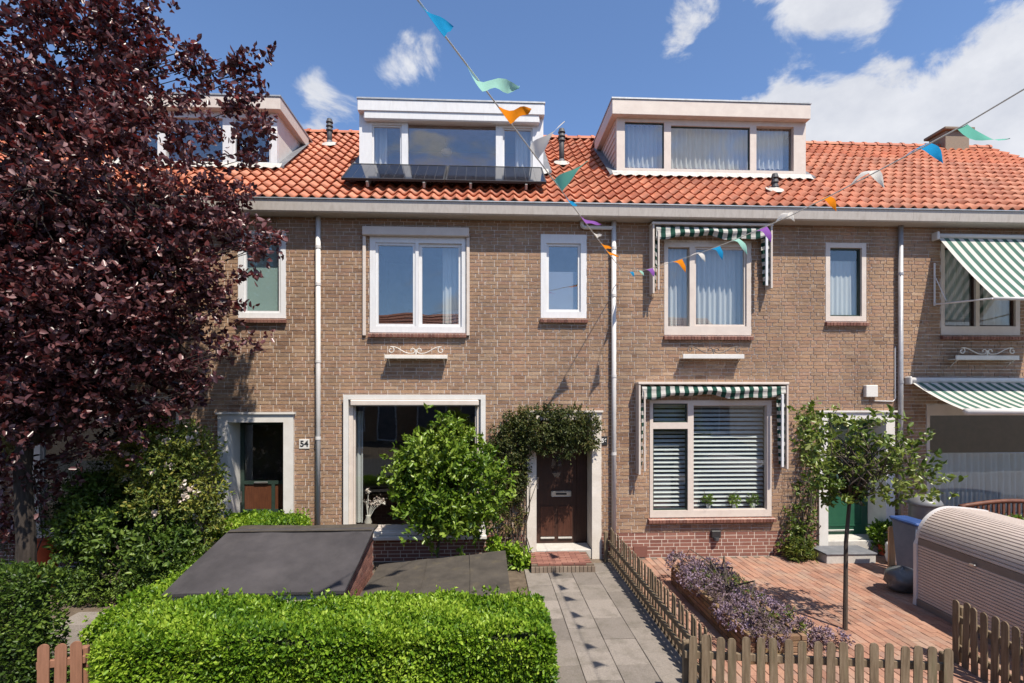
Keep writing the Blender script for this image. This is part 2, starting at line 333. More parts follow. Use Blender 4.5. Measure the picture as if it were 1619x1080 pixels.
M['blind'] = pmat('blind_slat', [(0.46, 0.48, 0.47), (0.52, 0.53, 0.52)], rough=0.5, grain=0.02)
M['solar'] = pmat('solar_cell', [(0.010, 0.012, 0.018), (0.016, 0.018, 0.026)], rough=0.06, spec=0.9, grain=0.05, grain_scale=8)
M['shed'] = pmat('shed_metal', [(0.47, 0.40, 0.355), (0.52, 0.44, 0.395)], rough=0.42, grain=0.03, spec=0.5)
M['shed_band'] = pmat('shed_band', [(0.16, 0.135, 0.12), (0.20, 0.17, 0.15)], rough=0.5, grain=0.03)
M['shed_trim'] = pmat('shed_trim', [(0.55, 0.53, 0.53), (0.62, 0.60, 0.60)], rough=0.4, grain=0.03)
M['blue'] = pmat('blue_plastic', [(0.02, 0.05, 0.16), (0.03, 0.07, 0.21)], rough=0.45, grain=0.04)
M['bluegrey'] = pmat('blue_grey_plastic', [(0.10, 0.13, 0.19), (0.13, 0.16, 0.22)], rough=0.5, grain=0.05)
M['barrel'] = pmat('barrel_plastic', [(0.12, 0.12, 0.125), (0.17, 0.17, 0.175)], rough=0.4, grain=0.04)
M['bag'] = pmat('grey_bag', [(0.06, 0.065, 0.07), (0.11, 0.115, 0.12)], rough=0.35, spec=0.6, bump=1.0, bump_scale=14)
M['bag_white'] = pmat('white_bag', [(0.62, 0.60, 0.57), (0.74, 0.72, 0.70)], rough=0.5, bump=1.0, bump_scale=16)
M['terracotta'] = pmat('orange_plastic', [(0.60, 0.10, 0.035), (0.70, 0.13, 0.05)], rough=0.5)
M['scroll'] = pmat('wrought_white', [(0.60, 0.56, 0.50), (0.70, 0.66, 0.60)], rough=0.6)
M['scroll_dark'] = pmat('wrought_dark', [(0.10, 0.08, 0.07), (0.17, 0.14, 0.12)], rough=0.7)
FLAG = {k: cloth_mat('pennant_' + k, c, 0.45) for k, c in dict(blue=(0.02, 0.28, 0.56), mint=(0.36, 0.66, 0.57), orange=(0.80, 0.26, 0.015), white=(0.72, 0.70, 0.66), teal=(0.16, 0.50, 0.40), purple=(0.30, 0.12, 0.46)).items()}
M['cord'] = cloth_mat('cord', (0.68, 0.66, 0.62), 0.1)
L_PLUM = leaf_mat('plum_leaf', [(0.025, 0.010, 0.013), (0.070, 0.027, 0.030), (0.145, 0.062, 0.062), (0.30, 0.19, 0.185)], 0.22, 0.30, (1.6, 0.5, 0.5))
L_HEDGE = leaf_mat('hedge_leaf', [(0.040, 0.10, 0.010), (0.105, 0.205, 0.015), (0.20, 0.32, 0.024), (0.34, 0.45, 0.055)], 0.34, 0.40)
L_DARK = leaf_mat('dark_leaf', [(0.018, 0.038, 0.008), (0.042, 0.080, 0.012), (0.080, 0.135, 0.020), (0.15, 0.21, 0.035)], 0.25, 0.45)
L_BUSH = leaf_mat('bay_leaf', [(0.040, 0.085, 0.012), (0.085, 0.155, 0.015), (0.145, 0.225, 0.022), (0.24, 0.31, 0.055)], 0.28, 0.33)
L_PEAR = leaf_mat('pear_leaf', [(0.040, 0.072, 0.014), (0.085, 0.13, 0.022), (0.155, 0.20, 0.04), (0.28, 0.30, 0.11)], 0.25, 0.32)
L_CLIMB = leaf_mat('climber_leaf', [(0.028, 0.035, 0.012), (0.055, 0.075, 0.02), (0.10, 0.115, 0.03), (0.12, 0.085, 0.03), (0.15, 0.15, 0.05)], 0.25, 0.5)
L_ROSE = leaf_mat('rose_leaf', [(0.03, 0.055, 0.012), (0.07, 0.115, 0.02), (0.14, 0.17, 0.03), (0.24, 0.22, 0.04)], 0.28, 0.5)
L_PURP = leaf_mat('purple_flower', [(0.085, 0.065, 0.04), (0.15, 0.10, 0.085), (0.22, 0.155, 0.185), (0.34, 0.26, 0.36), (0.22, 0.13, 0.095)], 0.25, 0.7, (1.1, 1.0, 1.1))
L_PINK = leaf_mat('pale_petal', [(0.70, 0.52, 0.45), (0.78, 0.66, 0.58), (0.80, 0.74, 0.66)], 0.3, 0.6, (1, 1, 1))
L_RED = leaf_mat('red_petal', [(0.5, 0.05, 0.06), (0.7, 0.15, 0.15), (0.75, 0.45, 0.35)], 0.25, 0.6, (1, 1, 1))
L_STRAW = leaf_mat('pale_hydrangea', [(0.30, 0.32, 0.10), (0.45, 0.42, 0.2), (0.55, 0.5, 0.3)], 0.3, 0.6, (1, 1, .8))

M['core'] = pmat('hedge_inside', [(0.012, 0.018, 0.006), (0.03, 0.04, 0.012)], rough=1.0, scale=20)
# ================================================================== ground, road, gardens (structure)
BND = [-13.64, -8.32, -2.99, 2.30, 7.67, 13.02]
def slab_holes(mb, x0, x1, z0, z1, y0, y1, holes, mi=0, zsplit=None, mi_low=0):
    xs = sorted({x0, x1, *[min(max(v, x0), x1) for h in holes for v in h[:2]]}); zs = sorted({z0, z1, *[min(max(v, z0), z1) for h in holes for v in h[2:]], *([zsplit] if zsplit else [])})
    def solid(i, j):
        if i < 0 or j < 0 or i >= len(xs) - 1 or j >= len(zs) - 1: return False
        cx, cz = (xs[i] + xs[i + 1]) / 2, (zs[j] + zs[j + 1]) / 2
        return not any(h[0] < cx < h[1] and h[2] < cz < h[3] for h in holes)
    for i in range(len(xs) - 1):
        for j in range(len(zs) - 1):
            if not solid(i, j): continue
            skip = ''.join(k for k, (a, b) in dict(l=(i - 1, j), r=(i + 1, j), b=(i, j - 1), t=(i, j + 1)).items() if solid(a, b))
            mb.box(xs[i], xs[i + 1], y0, y1, zs[j], zs[j + 1], mi_low if zsplit and zs[j + 1] <= zsplit + 1e-6 else mi, 0.5, skip)
    return mb
def plane(name, x0, x1, y0, y1, z, m, nx=1):
    return tag(MB().add([(x0, y0, z), (x1, y0, z), (x1, y1, z), (x0, y1, z)], [[0, 1, 2, 3]]).build(name, m), kind='structure')
plane('ground', -400, 400, -400, 400, -0.012, M['soil'])
plane('road', -120, 120, -15.5, -9.8, -0.006, M['asphalt'])
o = MB().box(-120, 120, -9.75, -5.35, -0.1, 0.0).build('pavement', M['slab_attr']); tag(o, kind='structure')
o = MB().box(-120, 120, -9.9, -9.76, -0.15, 0.004).build('kerb', M['stone']); tag(o, kind='structure')

# ================================================================== roof geometry
PIT = R(38.2); CP, SP = math.cos(PIT), math.sin(PIT)
EY, EZ, SLOPE = -0.30, 6.315, 4.95
def roofpt(x, s, lift=0.0): return Vector((x, EY + s * CP - lift * SP, EZ + s * SP + lift * CP))
def roof_s(Y): return (Y - EY) / CP
def roof_z(Y): return EZ + (Y - EY) * SP / CP
TW, TE = 0.2035, 0.315
def tile_mesh(name, mat):
    mb = MB(); n = 8; top = []; bot = []; lip = []
    for k in range(n + 1):
        u = k / n; x = (u - 0.5) * TW * 1.04; h = 0.029 * math.cos(2 * math.pi * u) + (0.006 if k == n else 0)
        bot.append((x, -0.02 + 0.012 * math.cos(2 * math.pi * u), h + 0.045)); top.append((x, TE + 0.05, h + 0.004)); lip.append((x, -0.012 + 0.012 * math.cos(2 * math.pi * u), h + 0.020))
    vs = bot + top + lip; q = n + 1
    fs = [[k, k + 1, q + k + 1, q + k] for k in range(n)] + [[2 * q + k, 2 * q + k + 1, k + 1, k] for k in range(n)]
    mb.add(vs, fs); me = mb.mesh(name, mat)
    me.polygons.foreach_set('use_smooth', [True] * n + [False] * n)
    return me, vs, fs
TILE, TV, TF = tile_mesh('roof_tile', M['tile_obj'])
rot_tile = Matrix.Rotation(PIT, 3, 'X')

BRICKS = {}
def brick_mesh(w, mat, key):
    k = (round(w, 3), key)
    if k not in BRICKS:
        BRICKS[k] = MB().box(-w / 2, w / 2, -0.0025 if key else -0.0095, 0.004, -0.0267, 0.0267, skip='k').mesh('brick', mat)
    return BRICKS[k]
PLINTH = 0.455
def house_bricks(wall, xl, xr, holes, n_single, zmax=6.088):
    single = []; mass = {0: MB(), 1: MB()}
    for k in range(int(zmax / 0.065) + 1):
        z0 = k * 0.065 + 0.005; z1 = min(z0 + 0.0535, zmax)
        if z1 - z0 < 0.02: continue
        low = 1 if z1 < PLINTH else 0
        x = xl - 0.6 - ((k % 2) * 0.278 + (k // 2 % 2) * 0.056 + (xl % 0.556)) ; i = 0
        while x < xr:
            w = (0.21, 0.21, 0.10)[i % 3]; a, b = x, x + w; x = b + 0.0125; i += 1
            a2, b2 = max(a, xl + 0.002), min(b, xr - 0.002)
            segs = [(a2, b2)] if b2 - a2 > 0.02 else []
            zc = (z0 + z1) / 2
            for h in holes:
                if h[2] - 0.01 < zc < h[3] + 0.01:
                    nx = []
                    for (p, q) in segs:
                        if q <= h[0] - 0.004 or p >= h[1] + 0.004: nx.append((p, q)); continue
                        if h[0] - 0.008 - p > 0.006: nx.append((p, h[0] - 0.008))
                        if q - h[1] - 0.008 > 0.006: nx.append((h[1] + 0.008, q))
                    segs = nx
            for (p, q) in segs:
                full = abs(q - p - w) < 1e-4 and w > 0.2 and z1 - z0 > 0.05
                single.append((p, q, z0, z1, low, full))
    score = sorted((i for i, b in enumerate(single) if b[5]), key=lambda i: (single[i][0] - 0.3) ** 2 * 0.5 + (single[i][2] - 2.6) ** 2 + (2 if single[i][2] < 1.0 and single[i][0] < 2.4 else 0))
    # the pieces that show largest: near the middle of the picture, spread over plinth and wall
    pick = set(score[:n_single])
    for i, (p, q, z0, z1, low, full) in enumerate(single):
        dy = random.uniform(-0.0025, 0.002); dz = random.uniform(-0.0015, 0.0015); tone = min(1, max(0, random.gauss(0.5, 0.17)))
        if i in pick:
            o = link('brick', brick_mesh(q - p, M['red_obj' if low else 'brick_obj'], low), wall, ((p + q) / 2, dy, (z0 + z1) / 2 + dz))
        else:
            mass[low].box(p, q, (-0.0025 + dy * .3 if low else -0.0095 + dy), 0.004, z0 + dz, z1 + dz, 0, tone, 'k')
    for low, mb in mass.items():
        if mb.f:
            tag(mb.build('plinth_brickwork' if low else 'brickwork', M['red_attr' if low else 'brick_attr'], wall), kind='stuff')

def rect(px0, py0, px1, py1, Y=0.0):
    pc = (px0 + px1) / 2
    return (ax(px0, Y), ax(px1, Y), az(pc, py1, Y), az(pc, py0, Y))
def shift(r, d): return (r[0] + d, r[1] + d, r[2], r[3])

def curtain_sheet(x0, x1, z0, z1, y, amp=0.03, period=0.11, gather=0.0, nz=6):
    mb = MB(); n = max(6, int((x1 - x0) / period * 6)); ph = random.random() * 6
    for j in range(nz + 1):
        v = j / nz; z = z0 + (z1 - z0) * v
        for i in range(n + 1):
            u = i / n; x = x0 + (x1 - x0) * u
            yy = y + amp * (1.1 - 0.5 * v) * (math.sin(u * (x1 - x0) / period * 6.283 + ph) + 0.4 * math.sin(u * (x1 - x0) / period * 2.7 + 2 * ph + v))
            mb.v.append((x, yy, z))
    for j in range(nz):
        for i in range(n):
            a = j * (n + 1) + i; mb.f.append([a, a + 1, a + n + 2, a + n + 1]); mb.m.append(0); mb.t.append(0.5)
    return mb
def room(house, r, y0, depth, m, grow=0.12):
    x0, x1, z0, z1 = r[0] - grow, r[1] + grow, r[2] - grow, r[3] + grow; y1 = y0 + depth
    v = [(x0,y0,z0),(x1,y0,z0),(x1,y1,z0),(x0,y1,z0),(x0,y0,z1),(x1,y0,z1),(x1,y1,z1),(x0,y1,z1)]
    return MB().add(v, [[0,1,2,3],[4,7,6,5],[1,5,6,2],[2,6,7,3],[3,7,4,0]]).build('room', m, house)
def window(house, r, y, depth, mat, lights, label=None, glass='glass', name='window'):
    """r: outer frame; lights: (rect of the opening in the frame, sash width, sash setback, sash material)"""
    w = slab_holes(MB(), *r, y, y + depth, [l[0] for l in lights]).build(name, mat, house)
    if label: w['label'] = label
    for (lr, sw, sb, sm) in lights:
        ys = y + sb
        if sw > 0:
            MB().ring(lr[0] + .001, lr[1] - .001, lr[2] + .001, lr[3] - .001, sw, ys, ys + 0.05).build('sash', sm, w)
        e = max(sw - 0.004, -0.006)
        p = MB().box(lr[0] + e, lr[1] - e, ys + 0.02, ys + 0.026, lr[2] + e, lr[3] - e).build('pane', M[glass], w)
    return w
def sill_bricks(house, x0, x1, z, depth=0.075, mat='red_obj', h=0.085, lit=None):
    s = MB().box(x0 + 0.01, x1 - 0.01, -depth + 0.015, 0.02, z - h, z - 0.02).build('window_sill', M['mortar_red'], house)
    n = max(1, round((x1 - x0) / 0.062)); w = (x1 - x0) / n
    mb = MB().add([(-w/2+.004, -depth, -h), (w/2-.004, -depth, -h), (w/2-.004, 0.03, -h), (-w/2+.004, 0.03, -h), (-w/2+.004, -depth - .008, -0.030), (w/2-.004, -depth - .008, -0.030), (w/2-.004, 0.03, 0), (-w/2+.004, 0.03, 0)],
                  [[0,3,2,1],[4,5,6,7],[0,1,5,4],[1,2,6,5],[3,0,4,7]])
    me = mb.mesh('sill_brick', M[mat])
    for i in range(n):
        link('sill_brick', me, s, (x0 + w * (i + 0.5), random.uniform(-.002, .002), z))
    return s

def gutter(house, xl, xr, seams):
    mb = MB(); y0 = -0.335
    prof = [(0.0, 6.095), (y0 + 0.045, 6.085), (y0 + 0.02, 6.105), (y0, 6.27), (y0 - 0.004, 6.292), (0.0, 6.292)]
    cuts = [xl] + seams + [xr]
    for a, b in zip(cuts[:-1], cuts[1:]):
        a += 0.0015; b -= 0.0015; vs = [(a, y, z) for y, z in prof] + [(b, y, z) for y, z in prof]; n = len(prof)
        mb.add(vs, [[i, i + 1, n + i + 1, n + i][::-1] for i in range(n - 1)] + [list(range(n)), [n + i for i in range(n)][::-1]])
    g = mb.build('gutter', M['gutter'], house)
    MB().box(xl, xr, y0 - 0.022, y0 + 0.05, 6.294, 6.312).build('gutter_lip', M['zinc'], g)
    return g
def downpipe(house, x, m, z0, z1=6.09, r=0.042, y=-0.075, joints=()):
    p = MB().tube([(x, y, z0), (x, y, z1)], r, 14).build('downpipe', m, house, True)
    for z in joints: MB().tube([(x, y, z - 0.025), (x, y, z + 0.025)], r + 0.007, 14).build('pipe_joint', m, p)
    for z in joints: MB().box(x - 0.015, x + 0.015, y + r - 0.01, 0.0, z - 0.05, z - 0.03).build('bracket', M['zinc'], p)
    return p
def roof(house, xl, xr, dormer, n_single, detailed=True):
    mb = MB(); a, b = roofpt(xl, -0.02, -0.03), roofpt(xr, SLOPE, -0.03)
    a2 = roofpt(xl, SLOPE, -0.03)
    back = Vector((xl, a2.y + 6.2 * CP, a2.z - 6.2 * SP))
    mb.add([(xl, a.y, a.z), (xr, a.y, a.z), (xr, a2.y, a2.z), (xl, a2.y, a2.z), (xr, back.y, back.z), (xl, back.y, back.z), (xl, a.y, a.z - .12), (xr, a.y, a.z - .12), (xr, back.y, a.z - .12), (xl, back.y, a.z - .12)],
           [[0, 1, 2, 3], [3, 2, 4, 5], [0, 6, 7, 1]])
    rf = mb.build('roof', M['tile_attr'], house)
    nc = int(round((xr - xl) / TW)); w = (xr - xl) / nc; rows = int(round(SLOPE / TE)); todo = []
    for j in range(rows):
        s = j * (SLOPE - 0.04) / rows
        for i in range(nc):
            x = xl + (i + 0.5) * w
            if dormer and dormer[0] + 0.06 < x < dormer[1] - 0.06 and s > dormer[2] and s < dormer[3]: continue
            todo.append((x, s))
    todo.sort(key=lambda q: q[1] + 0.15 * abs(q[0] - 1))
    mass = MB()
    for k, (x, s) in enumerate(todo):
        p = roofpt(x, s + random.uniform(-.006, .006), random.uniform(-.002, .004)); rz = random.uniform(-.012, .012)
        if k < n_single:
            o = link('roof_tile', TILE, rf, p); o.rotation_euler = (PIT, 0, rz); o.scale = (w / TW, 1, 1)
        else:
            m3 = rot_tile @ Matrix.Rotation(rz, 3, 'Z')
            mass.add([tuple(m3 @ Vector((v[0] * w / TW, v[1], v[2])) + p) for v in TV], TF, 0, min(1, max(0, random.gauss(.5, .25))))
    if mass.f: tag(mass.build('roof_tiles', M['tile_attr'], rf), kind='stuff')
    # ridge tiles
    top = roofpt(0, SLOPE, 0.0); n = int(round((xr - xl) / 0.33)); rw = (xr - xl) / n
    rm = MB(); prof = [(0.125 * math.cos(t), 0.105 * math.sin(t)) for t in [math.pi * i / 8 for i in range(9)]]
    for (xx, g) in ((-rw / 2, 1.0), (rw / 2 - 0.05, 1.0), (rw / 2 - 0.05, 1.16), (rw / 2 + 0.015, 1.16)):
        rm.v += [(xx, -py * g, pz * g) for py, pz in prof]
    for q in range(3):
        for i in range(8): rm.f.append([q * 9 + i, (q + 1) * 9 + i, (q + 1) * 9 + i + 1, q * 9 + i + 1]); rm.m.append(0); rm.t.append(.5)
    rm.f.append(list(range(27, 36))); rm.m.append(0); rm.t.append(.5)
    me = rm.mesh('ridge_tile', M['tile_obj'])
    for i in range(n):
        link('ridge_tile', me, rf, (xl + (i + .5) * rw, top.y + 0.02, top.z - 0.01 + random.uniform(-.006, .006)))
    return rf

def dormer(house, px, y, lights_px, mats, zb, zt, fas_px, glass, cheek_boards, curtains, fascia_mat, label):
    """px: (left, right) pixel of the body; y: depth of its front; zb/zt: bottom and top of the body"""
    x0, x1 = ax(px[0], y), ax(px[1], y); fx0, fx1 = ax(fas_px[0], y - 0.14), ax(fas_px[1], y - 0.14)
    fz0, fz1 = az(sum(fas_px) / 2, fas_px[3], y - .14) if False else zt, zt + fas_px[2]
    yb = EY + (zt - EZ) * CP / SP + 0.05; yb2 = EY + (fz1 - EZ) * CP / SP + 0.05
    r = (x0, x1, zb, zt)
    lights = []
    for (a, b_, c, e, sw, sb) in lights_px:
        lights.append((rect(a, b_, c, e, y), sw, sb, mats[2]))
    body = slab_holes(MB(), *r, y, y + 0.10, [l[0] for l in lights]).build('dormer', mats[0], house); body['label'] = label
    # cheeks: wedge from the front back to the roof slope
    for (xa, xb) in ((x0, x0 + 0.05), (x1 - 0.05, x1)):
        zf = roof_z(y + 0.1) - 0.1
        vs = [(xa, y + .10, zf), (xa, y + .10, zt), (xa, yb, zt), (xb, y + .10, zf), (xb, y + .10, zt), (xb, yb, zt)]
        MB().add(vs, [[0, 2, 1], [3, 4, 5], [0, 1, 4, 3], [1, 2, 5, 4], [0, 3, 5, 2]]).build('cheek', mats[1], body)
    for (lr, sw, sb, sm) in lights:
        if sw: MB().ring(lr[0] + .001, lr[1] - .001, lr[2] + .001, lr[3] - .001, sw, y + sb, y + sb + .05).build('sash', sm, body)
        e = max(sw - .004, -.004)
        MB().box(lr[0] + e, lr[1] - e, y + sb + .02, y + sb + .026, lr[2] + e, lr[3] - e).build('pane', M[glass], body)
    # flat roof with fascia
    fb = MB().bbox(fx0, fx1, y - 0.14, yb, zt + 0.001, fz1, 0.008).build('fascia', fascia_mat, body)
    MB().box(fx0 - 0.012, fx1 + 0.012, y - 0.155, yb2, fz1 + .002, fz1 + 0.032).build('roof_trim', M['zinc'], body)
    # lead apron and side flashings lying on the tiles
    ap = MB(); q0, q1 = roofpt(0, roof_s(y) - 0.10, 0.075), roofpt(0, roof_s(y) + .06, 0.085)
    n = int((x1 - x0) / 0.07)
    for i in range(n):
        xa = x0 - .1 + (x1 - x0 + .2) * i / n; xb = x0 - .1 + (x1 - x0 + .2) * (i + 1) / n
        ja, jb = [0.02 * math.cos(2 * math.pi * (v - BND[0]) / TW) for v in (xa, xb)]
        ap.add([(xa, q0.y, q0.z + ja), (xb, q0.y, q0.z + jb), (xb, q1.y, q1.z + .03), (xa, q1.y, q1.z + .03)], [[0, 1, 2, 3]])
    ap.build('lead_apron', M['stone'], body)
    for (xa, xb) in ((x0 - .16, x0 - .002), (x1 + .002, x1 + .16)):
        p, q = roofpt(0, roof_s(y) - .02, .085), roofpt(0, roof_s(yb) , .085)
        MB().add([(xa, p.y, p.z), (xb, p.y, p.z + .01), (xb, q.y, q.z + .01), (xa, q.y, q.z), (xa, p.y, p.z - .03), (xb, p.y, p.z - .03)], [[0, 1, 2, 3], [0, 4, 5, 1]]).build('side_flashing', M['lead'], body)
    if cheek_boards:
        zz = roof_z(y + .1) - .05; k = 0
        while zz < zt - 0.03:
            zn = min(zz + 0.135, zt - .005); ya = y + .102
            yl, yh = max(ya + .05, EY + (zz - EZ) * CP / SP + .05), max(ya + .06, EY + (zn - EZ) * CP / SP + .05)
            for (xs, sg) in ((x0, -1), (x1, 1)):
                xo0, xo1 = xs + sg * .022, xs + sg * .008
                b = MB(); b.add([(xs, ya, zz + .006), (xs, yl, zz + .006), (xs, yh, zn), (xs, ya, zn), (xo0, ya, zz + .006), (xo0, yl, zz + .006), (xo1, yh, zn), (xo1, ya, zn)],
                      [[0, 1, 2, 3], [4, 7, 6, 5], [0, 4, 5, 1], [1, 5, 6, 2], [2, 6, 7, 3], [3, 7, 4, 0]])
                b.build('board', mats[1], body)
            zz = zn
    # attic room behind the glass
    xx0, xx1 = x0 + .06, x1 - .06
    rm = room(body, (xx0, xx1, zb + .03, zt - .03), y + .11, 1.9, M['room'], 0.0)
    for (a, b_, cpx0, cpx1) in curtains:
        rr = rect(cpx0, a, cpx1, b_, y + .25)
        curtain_sheet(rr[0], rr[1], rr[2], rr[3], y + .25, .03, .10).build('curtain', M['curtain'], body, True)
    return body

def doorway(house, px_out, py_top, floor, z_in_top_px, surround='concrete', post=0.17, rec=0.42):
    """precast surround standing a little proud, recess behind it, stone floor; gives (recess part, inner x0, x1, ztop)"""
    x0, x1 = ax(px_out[0]), ax(px_out[1]); zt = az(sum(px_out) / 2, py_top); pl = 0.14
    xi0, xi1, zi = x0 + post, x1 - post, zt - pl
    s = slab_holes(MB(), x0, x1, 0.0, zt, -0.045, 0.10, [(xi0, xi1, -1, zi)]).build('door_surround', M[surround], house)
    MB().box(x0 - .03, x1 + .03, -0.075, 0.02, zt + .002, zt + .035).build('drip_ledge', M[surround], s)
    t = MB()
    t.box(xi0 - .05, xi0, 0.101, rec, floor, zi, skip='l'); t.box(xi1, xi1 + .05, 0.101, rec, floor, zi, skip='r'); t.box(xi0 - .05, xi1 + .05, 0.101, rec, zi, zi + .05)
    t.build('reveal', M[surround], s)
    MB().bbox(xi0 + .002, xi1 - .002, -0.02, rec + .05, 0.0, floor, .01).build('threshold', M['stone'], s)
    return s, xi0, xi1, zi, rec
HOLES = {}
M['door_red'] = pmat('door_panel_wood', [(0.045, 0.017, 0.011), (0.085, 0.032, 0.019)], rough=.45, stretch=(9, 9, 1), scale=4)
M['riser'] = pmat('brown_brick', [(0.16, 0.12, 0.09), (0.24, 0.19, 0.145)], 'obj', rough=.9, bump=.4)
# ================================================================== the terrace
MOD = 5.33
# ---- measured openings (outer frame rectangles, photo pixels on the wall plane)
W56u, W56s, W56g = rect(585, 375, 736, 526), rect(855, 371, 927, 503), rect(547, 628, 766, 850)
W58u, W58s, W58g = rect(1050, 384, 1187, 530), rect(1305, 385, 1369, 508), rect(1027, 633, 1219, 817)
W54s = rect(377, 368, 452, 503); W54u, W54g = shift(W56u, -MOD), shift(W56g, -MOD)
W60u, W60g = rect(1487, 386, 1612, 530), (ax(1464), ax(1464) + 2.55, 0.62, az(1540, 640))
W60s = shift(W58s, MOD); W52u, W52g, W52s = shift(W56u, -2 * MOD), shift(W56g, -2 * MOD), shift(W54s, -MOD)
D54, D56, D58 = (346, 465), (833, 950), (1293, 1412)
DT54, DT56, DT58 = 655, 652, 652
def dhole(px, py): return (ax(px[0]), ax(px[1]), -1.0, az(sum(px) / 2, py))
D60h = (lambda h: (h[0] + MOD, h[1] + MOD, h[2], h[3]))(dhole(D58, DT58))
D52h = (lambda h: (h[0] - MOD, h[1] - MOD, h[2], h[3]))(dhole(D54, DT54))
SPEC = [
    dict(label='row house furthest left, almost hidden behind the purple-leaved tree', holes=[W52u, W52g, W52s, D52h], nb=0, nt=0, seams=[]),
    dict(label='brick row house numbered 54 behind the purple-leaved tree', holes=[W54u, W54g, W54s, dhole(D54, DT54)], nb=150, nt=300, seams=[-5.6]),
    dict(label='brick row house with dark brown door under a climber and solar panels below its dormer', holes=[W56u, W56g, W56s, dhole(D56, DT56)], nb=300, nt=300, seams=[ax(742, -.33)]),
    dict(label='brick row house with cream dormer, folded striped canopies and green door', holes=[W58u, W58g, W58s, dhole(D58, DT58)], nb=300, nt=300, seams=[4.9]),
    dict(label='brick row house at the right edge without dormer, striped awnings let out', holes=[W60u, W60g, W60s, D60h], nb=150, nt=300, seams=[ax(1518, -.33)]),
]
YD = 1.02                      # depth of the dormer fronts
ZB = roof_z(YD) + 0.06
ZT = az(1120, 190, YD)
sd = roof_s(YD)
def dorm_rng(px): return (ax(px[0], YD), ax(px[1], YD), sd - 0.1, 4.2)
DORM = [None, (ax(185, YD), ax(440, YD), sd - .1, 4.2), dorm_rng((568, 859)), dorm_rng((972, 1274)), None]
HOUSE, WALL, ROOF = [], [], []
for i, sp in enumerate(SPEC):
    xl, xr = BND[i], BND[i + 1]
    h = thing('row_house', ((xl + xr) / 2, 0, 0), sp['label'], 'house', 'terrace of brick row houses')
    HOUSE.append(h)
    w = slab_holes(MB(), xl + .0005, xr - .0005, -0.05, 6.094, 0.0, 0.10, sp['holes'], 0, PLINTH, 1).build('wall', [M['mortar'], M['mortar_red']], h); WALL.append(w)
    house_bricks(w, xl, xr, sp['holes'], sp['nb'])
    ROOF.append(roof(h, xl, xr, DORM[i], sp['nt']))
    gutter(h, xl, xr, sp['seams'])
    # back and party walls close the shell
    b = MB(); yb = roofpt(0, SLOPE).y + 6.2 * CP
    b.box(xl + .001, xr - .001, 7.6, 7.7, 0, 6.0); b.box(xl + .001, xl + .05, .11, 7.59, 0, 6.0); b.box(xr - .05, xr - .001, .11, 7.59, 0, 6.0)
    b.build('back_wall', M['brick_attr'], h)
H52, H54, H56, H58, H60 = HOUSE
# gable end walls at both ends of the row
for h, x in ((H52, BND[0]), (H60, BND[5])):
    s = -0.1 if h is H52 else 0.1; t = roofpt(0, SLOPE)
    MB().add([(x, 0, 0), (x + s, 0, 0), (x, 0, 6.3), (x + s, 0, 6.3), (x, t.y, t.z - .05), (x + s, t.y, t.z - .05), (x, 7.6, 6.3), (x + s, 7.6, 6.3), (x, 7.6, 0), (x + s, 7.6, 0)],
             [[0, 2, 4, 6, 8], [1, 9, 7, 5, 3], [0, 1, 3, 2], [2, 3, 5, 4], [4, 5, 7, 6]]).build('gable_wall', M['brick_attr'], h)

# ---- downpipes
downpipe(H56, ax(503, -.075) , M['pipe'], 0.3, joints=(5.55, 4.9, 3.55, 2.2))
downpipe(H58, ax(970.5, -.075), M['pipe'], 0.05, joints=(5.6, 4.75, 3.3, 1.9))
downpipe(H60, ax(1424, -.075), M['galv'], 0.05, joints=(5.2, 3.2, 1.6))
downpipe(H54, ax(503, -.075) - MOD, M['pipe'], 0.3, joints=(5.2, 3.2))
xe = ax(970.5, -.075); pz = az(940, 360, -.075); x9 = ax(920, -.075)
MB().tube([(x9, -.075, 6.09), (x9, -.075, pz + .05), (x9 + .015, -.075, pz + .015), (x9 + .05, -.075, pz), (xe - .02, -.075, pz)], .036, 12).build('overflow_pipe', M['pipe'], H56, True)

# ---- house 56 windows
pv, cr = M['pvc'], M['cream']
window(H56, W56u, -0.012, 0.10, pv, [(rect(594, 384, 657, 516), 0.045, 0.02, pv), (rect(662, 385, 730, 517), 0.055, 0.045, pv)], 'white framed window above the flower shelf', glass='glass_hi')
screen = MB(); a = rect(574, 361, 742, 375)
screen.bbox(a[0], a[1], -.10, -.009, a[2], a[3], .012)
for px in ((574, 579), (737.5, 742.5)):
    screen.bbox(ax(px[0]), ax(px[1]), -.05, -.009, az(px[0], 531), a[2] - .002, .006)
screen.build('screen_casing', M['cream'], H56)
sill_bricks(H56, W56u[0] - .02, W56u[1] + .02, W56u[2] - .004)
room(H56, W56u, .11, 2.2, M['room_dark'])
r = rect(700, 388, 727, 512, .3); curtain_sheet(r[0], r[1] + .05, r[2], r[3], .3, .02, .09).build('curtain', M['curtain'], H56, True)
r = rect(598, 388, 612, 512, .3)
window(H56, W56s, -0.012, 0.10, pv, [(rect(864, 385, 918, 493), 0.045, 0.035, pv)], 'small white framed window above the climber', glass='glass_hi')
sill_bricks(H56, W56s[0] - .02, W56s[1] + .02, W56s[2] - .004)
room(H56, W56s, .11, 1.0, M['room'])
r = rect(862, 430, 920, 492, .14); MB().box(r[0], r[1], .14, .15, r[2], r[3]).build('privacy_film', M['film'], H56)
